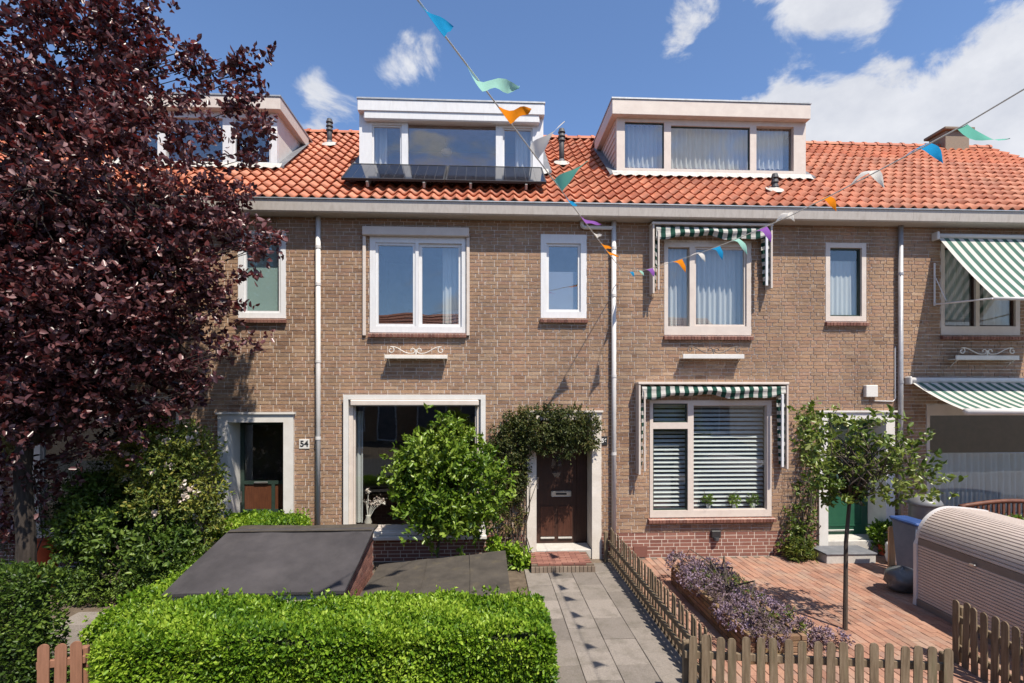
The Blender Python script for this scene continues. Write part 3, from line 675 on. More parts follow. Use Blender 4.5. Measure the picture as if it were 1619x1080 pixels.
# ground floor window: deep cream surround with a roller box
g = W56g
window(H56, g, -0.03, 0.12, cr, [(rect(559, 637, 754, 833), 0.03, 0.04, cr)], 'large cream framed ground floor window behind the round bush')
MB().ring(g[0] - .02, g[1] + .02, g[2] + .06, g[3] + .045, .085, -.10, -.031).build('window_surround', M['white'], H56)
MB().bbox(g[0] + .10, g[1] - .10, -.13, -.032, g[3] - .155, g[3] - .045, .02).build('roller_box', cr, H56)
MB().bbox(g[0] - .04, g[1] + .04, -.15, -.032, g[2] - .01, g[2] + .058, .01).build('window_sill', M['white'], H56)
MB().bbox(g[0] + .02, g[1] - .02, -.11, -.032, g[2] + .06, g[2] + .13, .01).build('lower_rail', M['white'], H56)
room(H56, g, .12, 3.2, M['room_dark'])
MB().box(g[0] + .1, g[1] - .1, .13, .45, g[2] + .08, g[2] + .13).build('inner_sill', M['concrete'], H56)
r = rect(566, 650, 574, 826, .35); curtain_sheet(r[0] - .05, r[1], r[2], r[3], .35, .02, .08).build('curtain', M['curtain'], H56, True)
# ---- house 56 doorway
s, a, b, zt, rec = doorway(H56, D56, DT56, 0.165, 660)
dr = MB().box(a, b, rec, rec + .05, .165, zt).build('door', M['door_brown'], H56); dr['label'] = 'dark brown panelled front door'
wd = b - a
for k in range(2):
    xa = a + wd * (.12 + .33 * k)
    p = MB(); p.ring(xa, xa + wd * .26, .30, .86, .03, rec - .012, rec + .001); p.box(xa + .03, xa + wd * .26 - .03, rec - .006, rec + .001, .33, .83); p.build('door_panel', M['door_red'], dr)
    MB().bbox(xa, xa + wd * .26, rec - .03, rec - .001, .255, .285, .004).build('weather_strip', M['stone'], dr)
MB().bbox(a + wd * .80, a + wd * .985, rec - .02, rec - .001, .2, zt - .05, .006).build('side_panel', M['door_brown'], dr)
MB().lathe(0, 0, [(.10, -.004), (.10, .004)], 20, sy=1.9).mesh('tmp', M['black'])
gp = MB(); n = 20; cxg, czg = a + wd * .42, 1.62
gp.add([(cxg + .10 * math.cos(6.283 * k / n), rec - .008, czg + .22 * math.sin(6.283 * k / n)) for k in range(n)], [list(range(n))[::-1]]).build('oval_light', M['glass'], dr)
lb = rect(871, 776, 903, 785, rec); q = MB(); zc, hh = (lb[2] + lb[3]) / 2, (lb[3] - lb[2]) / 2
q.bbox(lb[0], lb[1], rec - .025, rec - .001, lb[2], lb[3], .015).build('letter_plate', M['steel'], dr)
MB().bbox(lb[0] + .09, lb[1] - .09, rec - .034, rec - .026, zc - .018, zc + .018, .004).build('letter_slot', M['black'], dr)
MB().tube([(a + .06, rec - .05, 1.2), (a + .06, rec - .05, 1.42)], .012, 8).build('door_handle', M['steel'], dr)
# front step of red bricks
st = thing('door_step', (ax(890), -.36, 0), 'low red brick step in front of the dark brown door', 'step')
g0, g1 = ground(840, 907), ground(941, 907); xs0, xs1, ys0 = g0.x, g1.x, g0.y
MB().box(xs0 + .006, xs1 - .006, ys0 + .006, -.046, 0, .14).build('step_core', M['jointsand'], st)
bw, bl = .062, .205
MB_h = MB().bbox(-bl / 2 + .004, bl / 2 - .004, -bw / 2 + .004, bw / 2 - .004, -.02, .018, .004).mesh('tread_brick', M['red_obj'])
ny = int((-.05 - ys0) / bw); nxx = int((xs1 - xs0) / bl)
for j in range(ny):
    for i in range(nxx + 1):
        x = xs0 + (i + (.5 if j % 2 else 0.0)) * bl + (0 if j % 2 else 0.0)
        if x - bl / 2 < xs0 - .02 or x + bl / 2 > xs1 + .02: continue
        link('tread_brick', MB_h, st, (x, ys0 + (j + .5) * bw, .139 + random.uniform(0, .003)))
fbm = MB().bbox(-.03, .03, -.012, .012, -.05, .05, .003).mesh('riser_brick', M['riser'])
n = int((xs1 - xs0) / .064)
for i in range(n): link('riser_brick', fbm, st, (xs0 + .03 + i * (xs1 - xs0 - .05) / (n - 1), ys0 - .004, .06))

# ---- house 54 visible parts
window(H54, W54s, -0.012, 0.10, pv, [(rect(385, 377, 444, 495), 0.04, 0.03, pv)], 'small white framed window half covered by purple leaves')
r = rect(380, 380, 448, 495, .14); MB().box(r[0], r[1], .14, .15, r[2], r[3]).build('roller_blind', M['curtain_mint'], H54)
room(H54, W54s, .2, 1.0, M['room']); sill_bricks(H54, W54s[0] - .02, W54s[1] + .02, W54s[2] - .004)
for h, wu, wg, ws in ((H54, W54u, W54g, None), (H52, W52u, W52g, W52s)):
    xm = (wu[0] + wu[1]) / 2
    window(h, wu, -.012, .10, pv, [((wu[0] + .1, xm - .02, wu[2] + .1, wu[3] - .1), .05, .03, pv), ((xm + .02, wu[1] - .1, wu[2] + .1, wu[3] - .1), .05, .03, pv)])
    window(h, wg, -.03, .12, cr, [((wg[0] + .15, wg[1] - .15, wg[2] + .2, wg[3] - .12), .03, .04, cr)])
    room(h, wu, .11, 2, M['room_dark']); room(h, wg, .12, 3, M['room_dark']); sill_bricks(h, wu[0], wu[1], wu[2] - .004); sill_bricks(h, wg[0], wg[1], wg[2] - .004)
    if ws: window(h, ws, -.012, .10, pv, [((ws[0] + .1, ws[1] - .1, ws[2] + .1, ws[3] - .1), .04, .03, pv)]); room(h, ws, .11, 1, M['room'])
s, a, b, zt, rec = doorway(H54, D54, DT54, 0.165, 668, 'white')
dr = MB().ring(a, b, .165, zt, .07, rec, rec + .05).build('door', M['door_dgreen'], H54)
zs = [.235, .80, .86, 1.32, 1.38, zt - .07]; xm = a + (b - a) * .62
dm = MB(); dm.box(a + .071, b - .071, rec + .001, rec + .045, .80, .86); dm.box(a + .071, b - .071, rec + .001, rec + .045, 1.32, 1.38); dm.box(xm - .03, xm + .03, rec + .002, rec + .044, .235, .80); dm.box(xm - .03, xm + .03, rec + .002, rec + .044, .86, 1.32)
dm.build('door_rails', M['door_dgreen'], dr)
for (xa, xb, za, zb_) in ((a + .072, xm - .031, .236, .799), (xm + .031, b - .072, .236, .799), (a + .072, xm - .031, .861, 1.319), (xm + .031, b - .072, .861, 1.319)):
    MB().box(xa, xb, rec + .02, rec + .04, za, zb_).build('door_panel', M['panel_brown'], dr)
MB().box(a + .072, b - .072, rec + .02, rec + .026, 1.381, zt - .071).build('pane', M['glass'], dr)
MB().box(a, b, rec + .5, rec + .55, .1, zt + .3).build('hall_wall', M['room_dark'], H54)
MB().bbox(a + .25, a + .50, rec - .02, rec - .001, 1.335, 1.37, .01).build('letter_plate', M['steel'], dr)
MB().tube([(a + .04, rec - .05, 1.0), (a + .04, rec - .05, 1.2)], .013, 8).build('door_handle', M['steel'], dr)
sx = shift((a, b, 0, 0), -MOD)
window(H52, D52h, -.03, .12, M['white'], [((D52h[0] + .17, D52h[1] - .17, .2, D52h[3] - .14), .06, .05, M['door_dgreen'])], name='doorway')
room(H52, (D52h[0], D52h[1], .2, D52h[3] - .2), .12, .8, M['room_dark'])

# ---- house 58 windows and door
dg = M['door_dgreen']
wn = window(H58, W58u, -0.012, 0.10, cr, [(rect(1056, 391, 1090, 516), 0.0, 0.05, cr), (rect(1098, 391, 1180, 516), 0.035, 0.03, cr)], 'cream framed window with net curtains under the upper folded canopy')
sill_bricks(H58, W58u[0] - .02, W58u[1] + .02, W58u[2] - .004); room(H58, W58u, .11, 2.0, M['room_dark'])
r = rect(1054, 392, 1182, 516, .22)
curtain_sheet(r[0], r[0] + (r[1] - r[0]) * .26, r[2], r[3], .22, .03, .10).build('curtain', M['curtain_grey'], H58, True)
curtain_sheet(r[0] + (r[1] - r[0]) * .36, r[1], r[2], r[3], .22, .03, .10).build('curtain', M['curtain_grey'], H58, True)
window(H58, W58s, -0.012, 0.10, cr, [(rect(1312, 392, 1362, 500), 0.028, 0.05, dg)], 'small cream framed window beside the galvanised downpipe')
sill_bricks(H58, W58s[0] - .02, W58s[1] + .02, W58s[2] - .004); room(H58, W58s, .3, 1.0, M['room'])
r = rect(1308, 388, 1366, 502, .16); curtain_sheet(r[0], r[1], r[2], r[3] - .3, .16, .012, .09).build('curtain', M['curtain'], H58, True)
wg = window(H58, W58g, -0.02, 0.10, cr, [(rect(1032, 638, 1087, 668), 0.022, 0.04, dg), (rect(1032, 678, 1087, 807), 0.022, 0.04, dg), (rect(1096, 641, 1212, 806), 0.012, 0.03, cr)], 'large cream framed window with white venetian blinds')
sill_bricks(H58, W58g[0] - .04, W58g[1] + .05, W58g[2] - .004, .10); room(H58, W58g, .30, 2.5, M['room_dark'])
for (pa, pb, pc, pd) in ((1031, 642, 1088, 806), (1094, 642, 1206, 806)):
    r = rect(pa, pb, pc, pd, .17); n = 25
    sl = MB(); hw = (r[1] - r[0]) / 2
    sl.add([(-hw, -.024, -.022), (hw, -.024, -.022), (hw, .020, .022), (-hw, .020, .022), (-hw, -.022, -.025), (hw, -.022, -.025), (hw, .022, .019), (-hw, .022, .019)], [[0, 1, 2, 3], [4, 7, 6, 5], [0, 4, 5, 1], [2, 6, 7, 3]])
    me = sl.mesh('slat', M['blind'])
    for k in range(n): link('slat', me, wg, ((r[0] + r[1]) / 2, .17, r[2] + .02 + (r[3] - r[2] - .03) * k / (n - 1)))
    MB().bbox(r[0], r[1], .14, .20, r[3], r[3] + .04, .004).build('blind_rail', M['blind'], wg)
vl = rect(1123, 838, 1138, 854)
v = MB(); v.bbox(vl[0], vl[1], -.06, -.006, vl[2] + .05, vl[3], .012).build('wall_vent', M['black'], H58)
MB().tube([((vl[0] + vl[1]) / 2, -.05, vl[2] + .01), ((vl[0] + vl[1]) / 2, -.05, vl[2] + .06)], .05, 12).build('vent_cap', M['flue'], H58)
for (p0, p1, q0, q1) in ((1001, 1023, 863, 882), (1223, 1242, 862, 881)):
    r = rect(p0, q0, p1, q1); MB().bbox(r[0], r[1], -.02, -.005, max(r[2], .01), r[3], .004).build('plinth_tile', M['red_obj'], H58)
r = rect(1364, 609, 1383, 628); jb = MB().bbox(r[0], r[1], -.09, -.009, r[2], r[3], .01).build('meter_box', M['white'], H58)
zc_ = az(1395, 633); xp = ax(1420)
MB().tube([(r[0] + .2, -.02, zc_ - .01), (xp - .12, -.02, zc_ - .02), (xp - .07, -.02, zc_ + .03), (xp - .07, -.02, zc_ + 1.0)], .012, 8).build('cable', M['pipe'], jb, True)
s, a, b, zt, rec = doorway(H58, D58, DT58, 0.26, 664, 'white')
dr = MB().box(a, b, rec, rec + .05, .26, zt).build('door', M['door_green'], H58); dr['label'] = 'bottle green front door behind the small tree'
MB().ring(a + .12, b - .12, .42, 1.05, .03, rec - .014, rec - .001).build('door_panel', M['door_green'], dr)
MB().box(a + .15, b - .15, rec - .008, rec - .001, 1.3, zt - .2).build('pane', M['glass'], dr)
MB().bbox(a + .12, b - .3, rec - .035, rec - .001, .33, .36, .005).build('weather_strip', M['steel'], dr)
ln = rect(1381, 703, 1387, 716, .2); MB().bbox(b - .10, b - .002, .16, .22, ln[2], ln[3], .01).build('wall_lamp', M['black'], H58)
g0, g1 = ground(1307, 892), ground(1397, 892); 
st = thing('door_step', ((a + b) / 2, -.3, 0), 'grey slate topped step in front of the green door', 'step')
MB().bbox(g0.x, g1.x - .1, g0.y, -.05, 0, .155, .008).build('step_base', M['stone'], st)
MB().bbox(g0.x - .015, g1.x - .085, g0.y - .015, -.05, .157, .185, .005).build('step_top', M['lead'], st)

# ---- house 60 windows
window(H60, W60u, -0.012, 0.10, M['cream'], [(rect(1493, 392, 1542, 516), 0.02, 0.04, M['door_brown']), (rect(1548, 392, 1605, 516), 0.025, 0.04, M['door_brown'])], 'cream framed window shaded by the upper striped awning')
sill_bricks(H60, W60u[0] - .02, W60u[1] + .02, W60u[2] - .004); room(H60, W60u, .11, 2.0, M['room'])
r = rect(1493, 392, 1530, 516, .25); curtain_sheet(r[0], r[1], r[2], r[3], .25, .04, .14).build('curtain', M['curtain_grey'], H60, True)
r = rect(1555, 392, 1600, 516, .25); curtain_sheet(r[0], r[1], r[2], r[3], .25, .04, .14).build('curtain', M['curtain_grey'], H60, True)
q = W60g
window(H60, q, -.02, .10, cr, [((q[0] + .06, q[1] - .06, q[2] + .1, q[3] - .20), .0, .04, cr)], 'wide window with a gathered half curtain behind the bench')
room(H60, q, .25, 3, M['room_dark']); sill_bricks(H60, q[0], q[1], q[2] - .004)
zc_ = az(1540, 716, .2); curtain_sheet(q[0] + .03, q[1] - .03, q[2] + .1, zc_, .14, .045, .125).build('half_curtain', M['curtain'], H60, True)
MB().tube([(q[0], .14, zc_), (q[1], .14, zc_)], .01, 8).build('curtain_rod', M['steel'], H60)
window(H60, W60s, -.012, .10, cr, [((W60s[0] + .1, W60s[1] - .1, W60s[2] + .1, W60s[3] - .1), .03, .04, dg)]); room(H60, W60s, .11, 1, M['room'])
window(H60, D60h, -.03, .12, M['white'], [((D60h[0] + .17, D60h[1] - .17, .2, D60h[3] - .14), .06, .05, M['door_dgreen'])], name='doorway'); room(H60, (D60h[0], D60h[1], .2, D60h[3] - .2), .12, .8, M['room_dark'])

# ---- dormers
y = YD
dormer(H56, (568, 859), y, [(588, 197, 635, 264, .032, .035), (645, 195, 784, 266, .0, .03), (795, 202, 842, 265, .032, .035)], (pv, pv, pv), ZB, az(713, 184, y), (565, 861, .22, 0), 'glass_hi', False,
       [(198, 264, 588, 612), (204, 265, 815, 843)], pv, 'white dormer above the solar panels')
r = rect(575, 178, 853, 192, y - .1); MB().bbox(r[0], r[1], y - .12, y - .003, r[2], r[3], .02).build('roller_box', pv, H56)
dormer(H58, (975, 1274), y, [(988, 193, 1050, 266, .012, .03), (1061, 200, 1186, 268, .012, .03), (1196, 200, 1255, 270, .0, .07)], (cr, cr, M['door_dgreen']), ZB, az(1120, 190, y), (968, 1282, .30, 0), 'glass_hi', True,
       [(196, 266, 988, 1050), (202, 268, 1061, 1186), (203, 268, 1196, 1240)], cr, 'cream wooden dormer with three windows')
dormer(H54, (185, 438), y, [(195, 186, 250, 256, .03, .03), (262, 186, 352, 258, 0.0, .03), (368, 186, 428, 258, .035, .03)], (pv, M['white'], pv), ZB, az(320, 176, y), (180, 443, .24, 0), 'glass_hi', False,
       [], M['cream'], 'white dormer partly hidden by purple leaves')

# ---- flues on the roof
def flue(house, px, py, h, r=.055, cap=True):
    # foot on the roof slope at that pixel
    best = min((abs((HY - py) / F * ((EY + s * CP + DIST) * math.cos(YAW) + ax(px, EY + s * CP) * math.sin(YAW)) - (EZ + s * SP - CAMH)), s) for s in [k * .02 for k in range(240)])[1]
    Y = EY + best * CP; x = ax(px, Y); z = EZ + best * SP
    f = MB().tube([(x, Y, z - .1), (x, Y, z + h)], r, 14).build('flue', M['flue'], house, True)
    MB().tube([(x, Y, z + .02), (x, Y, z + .13)], [r * 1.5, r * 1.05], 14).build('flue_collar', M['lead'], f)
    for k in range(3):
        MB().tube([(x, Y, z + h - .26 + k * .09), (x, Y, z + h - .20 + k * .09)], [r * 1.45, r * 1.1], 14).build('flue_ring', M['flue'], f)
    fl = MB(); nn = 10
    for k in range(nn):
        a0, a1 = 6.283 * k / nn, 6.283 * (k + 1) / nn
        fl.add([(x, Y - .06, z + .09), (x + .17 * math.cos(a0), Y + .19 * math.sin(a0) * CP, z + .19 * math.sin(a0) * SP + .07), (x + .17 * math.cos(a1), Y + .19 * math.sin(a1) * CP, z + .19 * math.sin(a1) * SP + .07)], [[0, 1, 2]])
    fl.build('flue_flashing', M['gutter'], f)
flue(H56, 521, 232, .62); flue(H56, 888, 262, .78); flue(H58, 1225, 305, .36, .05)
# chimney at the ridge of the right house
t = roofpt(0, SLOPE); cx_ = ax(1500, t.y); ch = MB().bbox(cx_ - .32, cx_ + .32, t.y - .25, t.y + .25, t.z - .4, t.z + .33, .01).build('chimney', M['riser'], H60)
MB().bbox(cx_ - .40, cx_ + .40, t.y - .33, t.y + .33, t.z + .332, t.z + .40, .012).build('chimney_cap', M['riser'], ch)
MB().lathe(cx_ + .05, t.y, [(.10, t.z + .402), (.12, t.z + .50), (.10, t.z + .51)], 14).build('chimney_pot', M['flue'], ch)

# ---- house numbers
def number(house, txt, px, py, plate, ink, w=.17, h=.17):
    c = at(px, py, -.02)
    p = MB().bbox(c.x - w / 2, c.x + w / 2, -.022, -.009, c.z - h / 2, c.z + h / 2, .004).build('number_plate', plate, house)
    cu = bpy.data.curves.new('digits', 'FONT'); cu.body = txt; cu.size = min(h * 1.0, w * .82); cu.align_x = 'CENTER'; cu.align_y = 'CENTER'; cu.extrude = .0015; cu.offset = .004
    ob = bpy.data.objects.new('digits', cu); C.objects.link(ob)
    dg_ = bpy.context.evaluated_depsgraph_get(); me = bpy.data.meshes.new_from_object(ob.evaluated_get(dg_)); bpy.data.objects.remove(ob)
    me.materials.clear(); me.materials.append(ink)
    d = link('digits', me, p, (c.x, -.0245, c.z)); d.rotation_euler = (R(90), 0, 0)
number(H54, '54', 481, 702, M['white'], M['black'], .18, .17)
number(H56, '56', 955, 697, M['black'], M['white'], .125, .16)
# ================================================================== foliage helpers
def unit(v): return v / np.maximum(np.linalg.norm(v, axis=1, keepdims=True), 1e-9)
def leaf_mesh(name, mat, pts, dirs, size, width=0.5, tone=None, fold=0.12, size_var=0.35):
    n = len(pts); d = unit(dirs)
    rnd = rng.normal(size=(n, 3)); s = unit(np.cross(d, rnd)); nn = np.cross(s, d)
    L = size * (1 + size_var * rng.uniform(-1, 1, (n, 1))); Wd = L * width
    v = np.empty((n, 6, 3)); v[:, 0] = pts; v[:, 3] = pts + d * L - nn * L * fold
    for k, (a_, w_, sg) in ((1, (.30, .46, 1)), (2, (.68, .40, 1)), (4, (.68, .40, -1)), (5, (.30, .46, -1))): v[:, k] = pts + d * L * a_ + s * Wd * w_ * sg + nn * L * fold * (1 if a_ < .5 else .55)
    me = bpy.data.meshes.new(name); me.vertices.add(n * 6); me.vertices.foreach_set('co', v.reshape(-1).astype(np.float32))
    idx = (np.arange(n)[:, None] * 6 + np.array([[0, 1, 2, 3, 0, 3, 4, 5]])).reshape(-1).astype(np.int32)
    me.loops.add(n * 8); me.loops.foreach_set('vertex_index', idx)
    me.polygons.add(n * 2); me.polygons.foreach_set('loop_start', np.arange(0, n * 8, 4, dtype=np.int32)); me.polygons.foreach_set('loop_total', np.full(n * 2, 4, dtype=np.int32))
    if tone is None: tone = np.clip(rng.normal(0.5, 0.25, n), 0, 1)
    a = me.attributes.new('tone', 'FLOAT', 'FACE'); a.data.foreach_set('value', np.repeat(tone, 2).astype(np.float32))
    me.materials.append(mat); me.update(calc_edges=True); return me
def blob_twigs(blobs, n, shell=0.6):
    """n twig positions and outward directions spread through a union of ellipsoids ((cx,cy,cz),(rx,ry,rz))"""
    vol = np.array([b[1][0] * b[1][1] * b[1][2] for b in blobs]) ** 0.75; vol /= vol.sum()
    out, dr = [], []
    for b, k in zip(blobs, rng.multinomial(n, vol)):
        u = unit(rng.normal(size=(k, 3))); r = rng.uniform(0, 1, (k, 1)) ** (1 / (3 + 6 * shell)); r *= 1 + 0.06 * rng.normal(size=(k, 1))
        out.append(np.array(b[0]) + u * r * np.array(b[1])); dr.append(u)
    return np.concatenate(out), np.concatenate(dr)
def clustered(blobs, n_cl, per, sig, shell=.4):
    """twigs gathered in clumps, so that gaps stay open between them"""
    c, d = blob_twigs(blobs, n_cl, shell); sg = sig * rng.uniform(.6, 1.4, (n_cl, 1, 1))
    p = c[:, None, :] + rng.normal(size=(n_cl, per, 3)) * sg; dd = d[:, None, :] * .6 + rng.normal(size=(n_cl, per, 3)) * .5
    return p.reshape(-1, 3), dd.reshape(-1, 3)
def twig_leaves(p, d, per, twig, up=0.3, spread=0.9):
    """leaves set along short twigs: returns leaf points and directions"""
    n = len(p); td = unit(d * 0.7 + rng.normal(size=(n, 3)) * 0.7 + np.array([0, 0, up]))
    t = rng.uniform(0, 1, (n, per, 1)); pts = p[:, None, :] + td[:, None, :] * t * twig * rng.uniform(.5, 1.3, (n, 1, 1)) + rng.normal(size=(n, per, 3)) * twig * 0.10
    ld = td[:, None, :] * 0.6 + rng.normal(size=(n, per, 3)) * spread
    return pts.reshape(-1, 3), ld.reshape(-1, 3)
def clump_tone(pts, scale=2.2, amp=0.25, base=0.5, var=0.2):
    w = np.zeros(len(pts))
    for k in range(5):
        f = rng.normal(size=3) * scale * (1 + k * 0.5); w += np.sin(pts @ f + rng.uniform(0, 6.3)) / (1 + 0.4 * k)
    return np.clip(base + amp * w / 1.8 + rng.normal(0, var, len(pts)), 0, 1)
def limbs(mb, base, tips, r0, n_mid=3, jit=0.12, n=7):
    for (p, r1) in tips:
        pts = [Vector(base).lerp(Vector(p), k / n_mid) for k in range(n_mid + 1)]
        for k in range(1, n_mid): pts[k] += Vector((random.gauss(0, jit), random.gauss(0, jit), random.gauss(0, jit) + jit))
        mb.tube(pts, [r0 + (r1 - r0) * k / n_mid for k in range(n_mid + 1)], n)
    return mb

# ================================================================== paths and paving
pth = MB().box(0.62, 2.06, -5.36, -0.05, -0.05, -0.002).build('garden_path', M['jointsand']); tag(pth, kind='structure')
slab_me = {}
def slab(parent, x0, x1, y0, y1, z, key='slab_obj', name='paving_slab', th=.04, gap=.0035, c=.004):
    k = (round(x1 - x0, 3), round(y1 - y0, 3), key)
    if k not in slab_me:
        w, l = (x1 - x0) / 2 - gap, (y1 - y0) / 2 - gap; slab_me[k] = MB().bbox(-w, w, -l, l, -th, 0, c).mesh(name, M[key])
    o = link(name, slab_me[k], parent, ((x0 + x1) / 2, (y0 + y1) / 2, z + random.uniform(-.002, .003))); o.rotation_euler = (random.uniform(-.006, .006), random.uniform(-.006, .006), random.uniform(-.004, .004))
    return o
for c_ in range(4):
    x0 = 0.62 + c_ * 0.388; y = -0.74 - (0.30 if c_ % 2 else 0)
    if c_ % 2: slab(pth, x0, x0 + .388, -.74 - .30, -.74, .012)
    if x0 < 0.8 or x0 > 1.6: slab(pth, x0, x0 + .388, -.74, -.30, .012)
    while y > -5.2:
        slab(pth, x0, x0 + 0.388, y - 0.6, y, 0.012); y -= 0.6
# red brick paving of the right garden: rows run out from the wall
pav = MB().box(2.20, 8.2, -5.36, -0.02, -0.05, -0.004).build('brick_paving', M['jointsand']); tag(pav, kind='structure')
PW, PL = 0.105, 0.215; cand = []
i = 0; x = 2.22
while x < 8.15:
    y = -0.03 - (PL / 2 if i % 2 else 0) + (.0 if i % 2 else 0)
    while y - PL > -5.34:
        cand.append((x, y)); y -= PL
    x += PW; i += 1
cand.sort(key=lambda q: abs(q[1] + 2.6) * .6 + abs(q[0] - 4.2) * .35 + (3 if 2.8 < q[0] < 3.7 and -3.8 < q[1] < -1.2 else 0))
pme = MB().bbox(-PW / 2 + .003, PW / 2 - .003, -PL / 2 + .003, PL / 2 - .003, -.05, 0, .004).mesh('paving_brick', M['paving_obj']); mass = MB()
for k, (x, y) in enumerate(cand):
    z = .006 + random.uniform(-.0025, .0025)
    if k < 300:
        o = link('paving_brick', pme, pav, (x + PW / 2, y - PL / 2, z)); o.rotation_euler = (random.uniform(-.01, .01), random.uniform(-.01, .01), random.uniform(-.008, .008))
    else:
        j = random.uniform(-.0015, .0015); mass.bbox(x + .003 + j, x + PW - .003 + j, y - PL + .003, y - .003, z - .05, z, .004, 0, min(1, max(0, random.gauss(.5, .27))))
tag(mass.build('paving_bricks', M['paving_attr'], pav), kind='stuff')
# pale slabs of the left garden path
lp = MB().box(-7.3, -4.2, -5.36, -0.05, -.05, -.004).build('left_garden_path', M['soil']); tag(lp, kind='structure')
for j in range(7):
    for k in range(2):
        slab(lp, -5.52 + k * .41, -5.11 + k * .41, -4.9 + j * .41, -4.49 + j * .41, .015, 'slab_obj')

# ================================================================== picket fences
def picket_fence(p0, p1, h, label, mat, n, rails=(.22, .55), w=.075, name='picket_fence', round_top=True, jit=.01):
    p0, p1 = Vector(p0), Vector(p1); d = (p1 - p0); L = d.length; ang = math.atan2(d.y, d.x)
    t = thing(name, p0, label, 'fence', 'picket fences'); t.rotation_euler = (0, 0, ang)
    def child(mb, nm, loc=(0, 0, 0)):
        o = bpy.data.objects.new(nm, mb if isinstance(mb, bpy.types.Mesh) else mb.mesh(nm, mat)); C.objects.link(o); o.parent = t; o.location = loc; return o
    prof = [(-w / 2, 0), (w / 2, 0), (w / 2, h - w * .45)] + [(w / 2 * math.cos(a), h - w * .45 + w * .45 * math.sin(a)) for a in (math.pi * k / 6 for k in range(1, 6))] + [(-w / 2, h - w * .45)]
    m = MB(); k = len(prof); th = .0065
    m.add([(x, -th, z) for x, z in prof] + [(x, th, z) for x, z in prof], [list(range(k)), [k + i for i in range(k)][::-1]] + [[i, k + i, k + (i + 1) % k, (i + 1) % k] for i in range(k)])
    me = m.mesh('picket', mat)
    for i in range(n):
        o = child(me, 'picket', (L * (i + .5) / n + random.uniform(-.004, .004), -.030, random.uniform(-jit, jit) - .01)); o.rotation_euler = (random.uniform(-.02, .02), random.uniform(-.02, .02), random.uniform(-.05, .05))
    for z in rails: child(MB().bbox(0, L, -.018, .018, z * h - .035, z * h + .035, .005), 'rail')
    for x in (.03, L - .03): child(MB().bbox(x - .035, x + .035, .019, .085, -.02, h * .86, .008), 'post')
    return t
picket_fence((2.17, -4.36, 0), (2.17, -0.10, 0), .60, 'long picket fence between the slab path and the red brick paving', M['wood_fence'], 36, w=.056)
gA, gB = ground(1082, 1000, .68), ground(1506, 1019, .68)
picket_fence((gA.x, gA.y, 0), (gB.x, gB.y, 0), .68, 'front picket fence in front of the flower bed and small tree', M['wood_fence'], 19, w=.074, rails=(.24, .70))
g0, g1 = ground(1509, 942, .72), ground(1640, 1003, .72)
picket_fence((g0.x, g0.y, 0), (g1.x, g1.y, 0), .72, 'short picket fence in front of the metal bicycle shed', M['wood_fence'], 8, w=.078, rails=(.24, .68))
g0, g1 = ground(58, 1018, .70), ground(136, 1008, .70)
picket_fence((g0.x, g0.y, 0), (g1.x, g1.y, 0), .70, 'small red-brown picket gate between the two hedges', M['wood_red'], 3, w=.088, rails=(.3, .72), name='picket_gate')

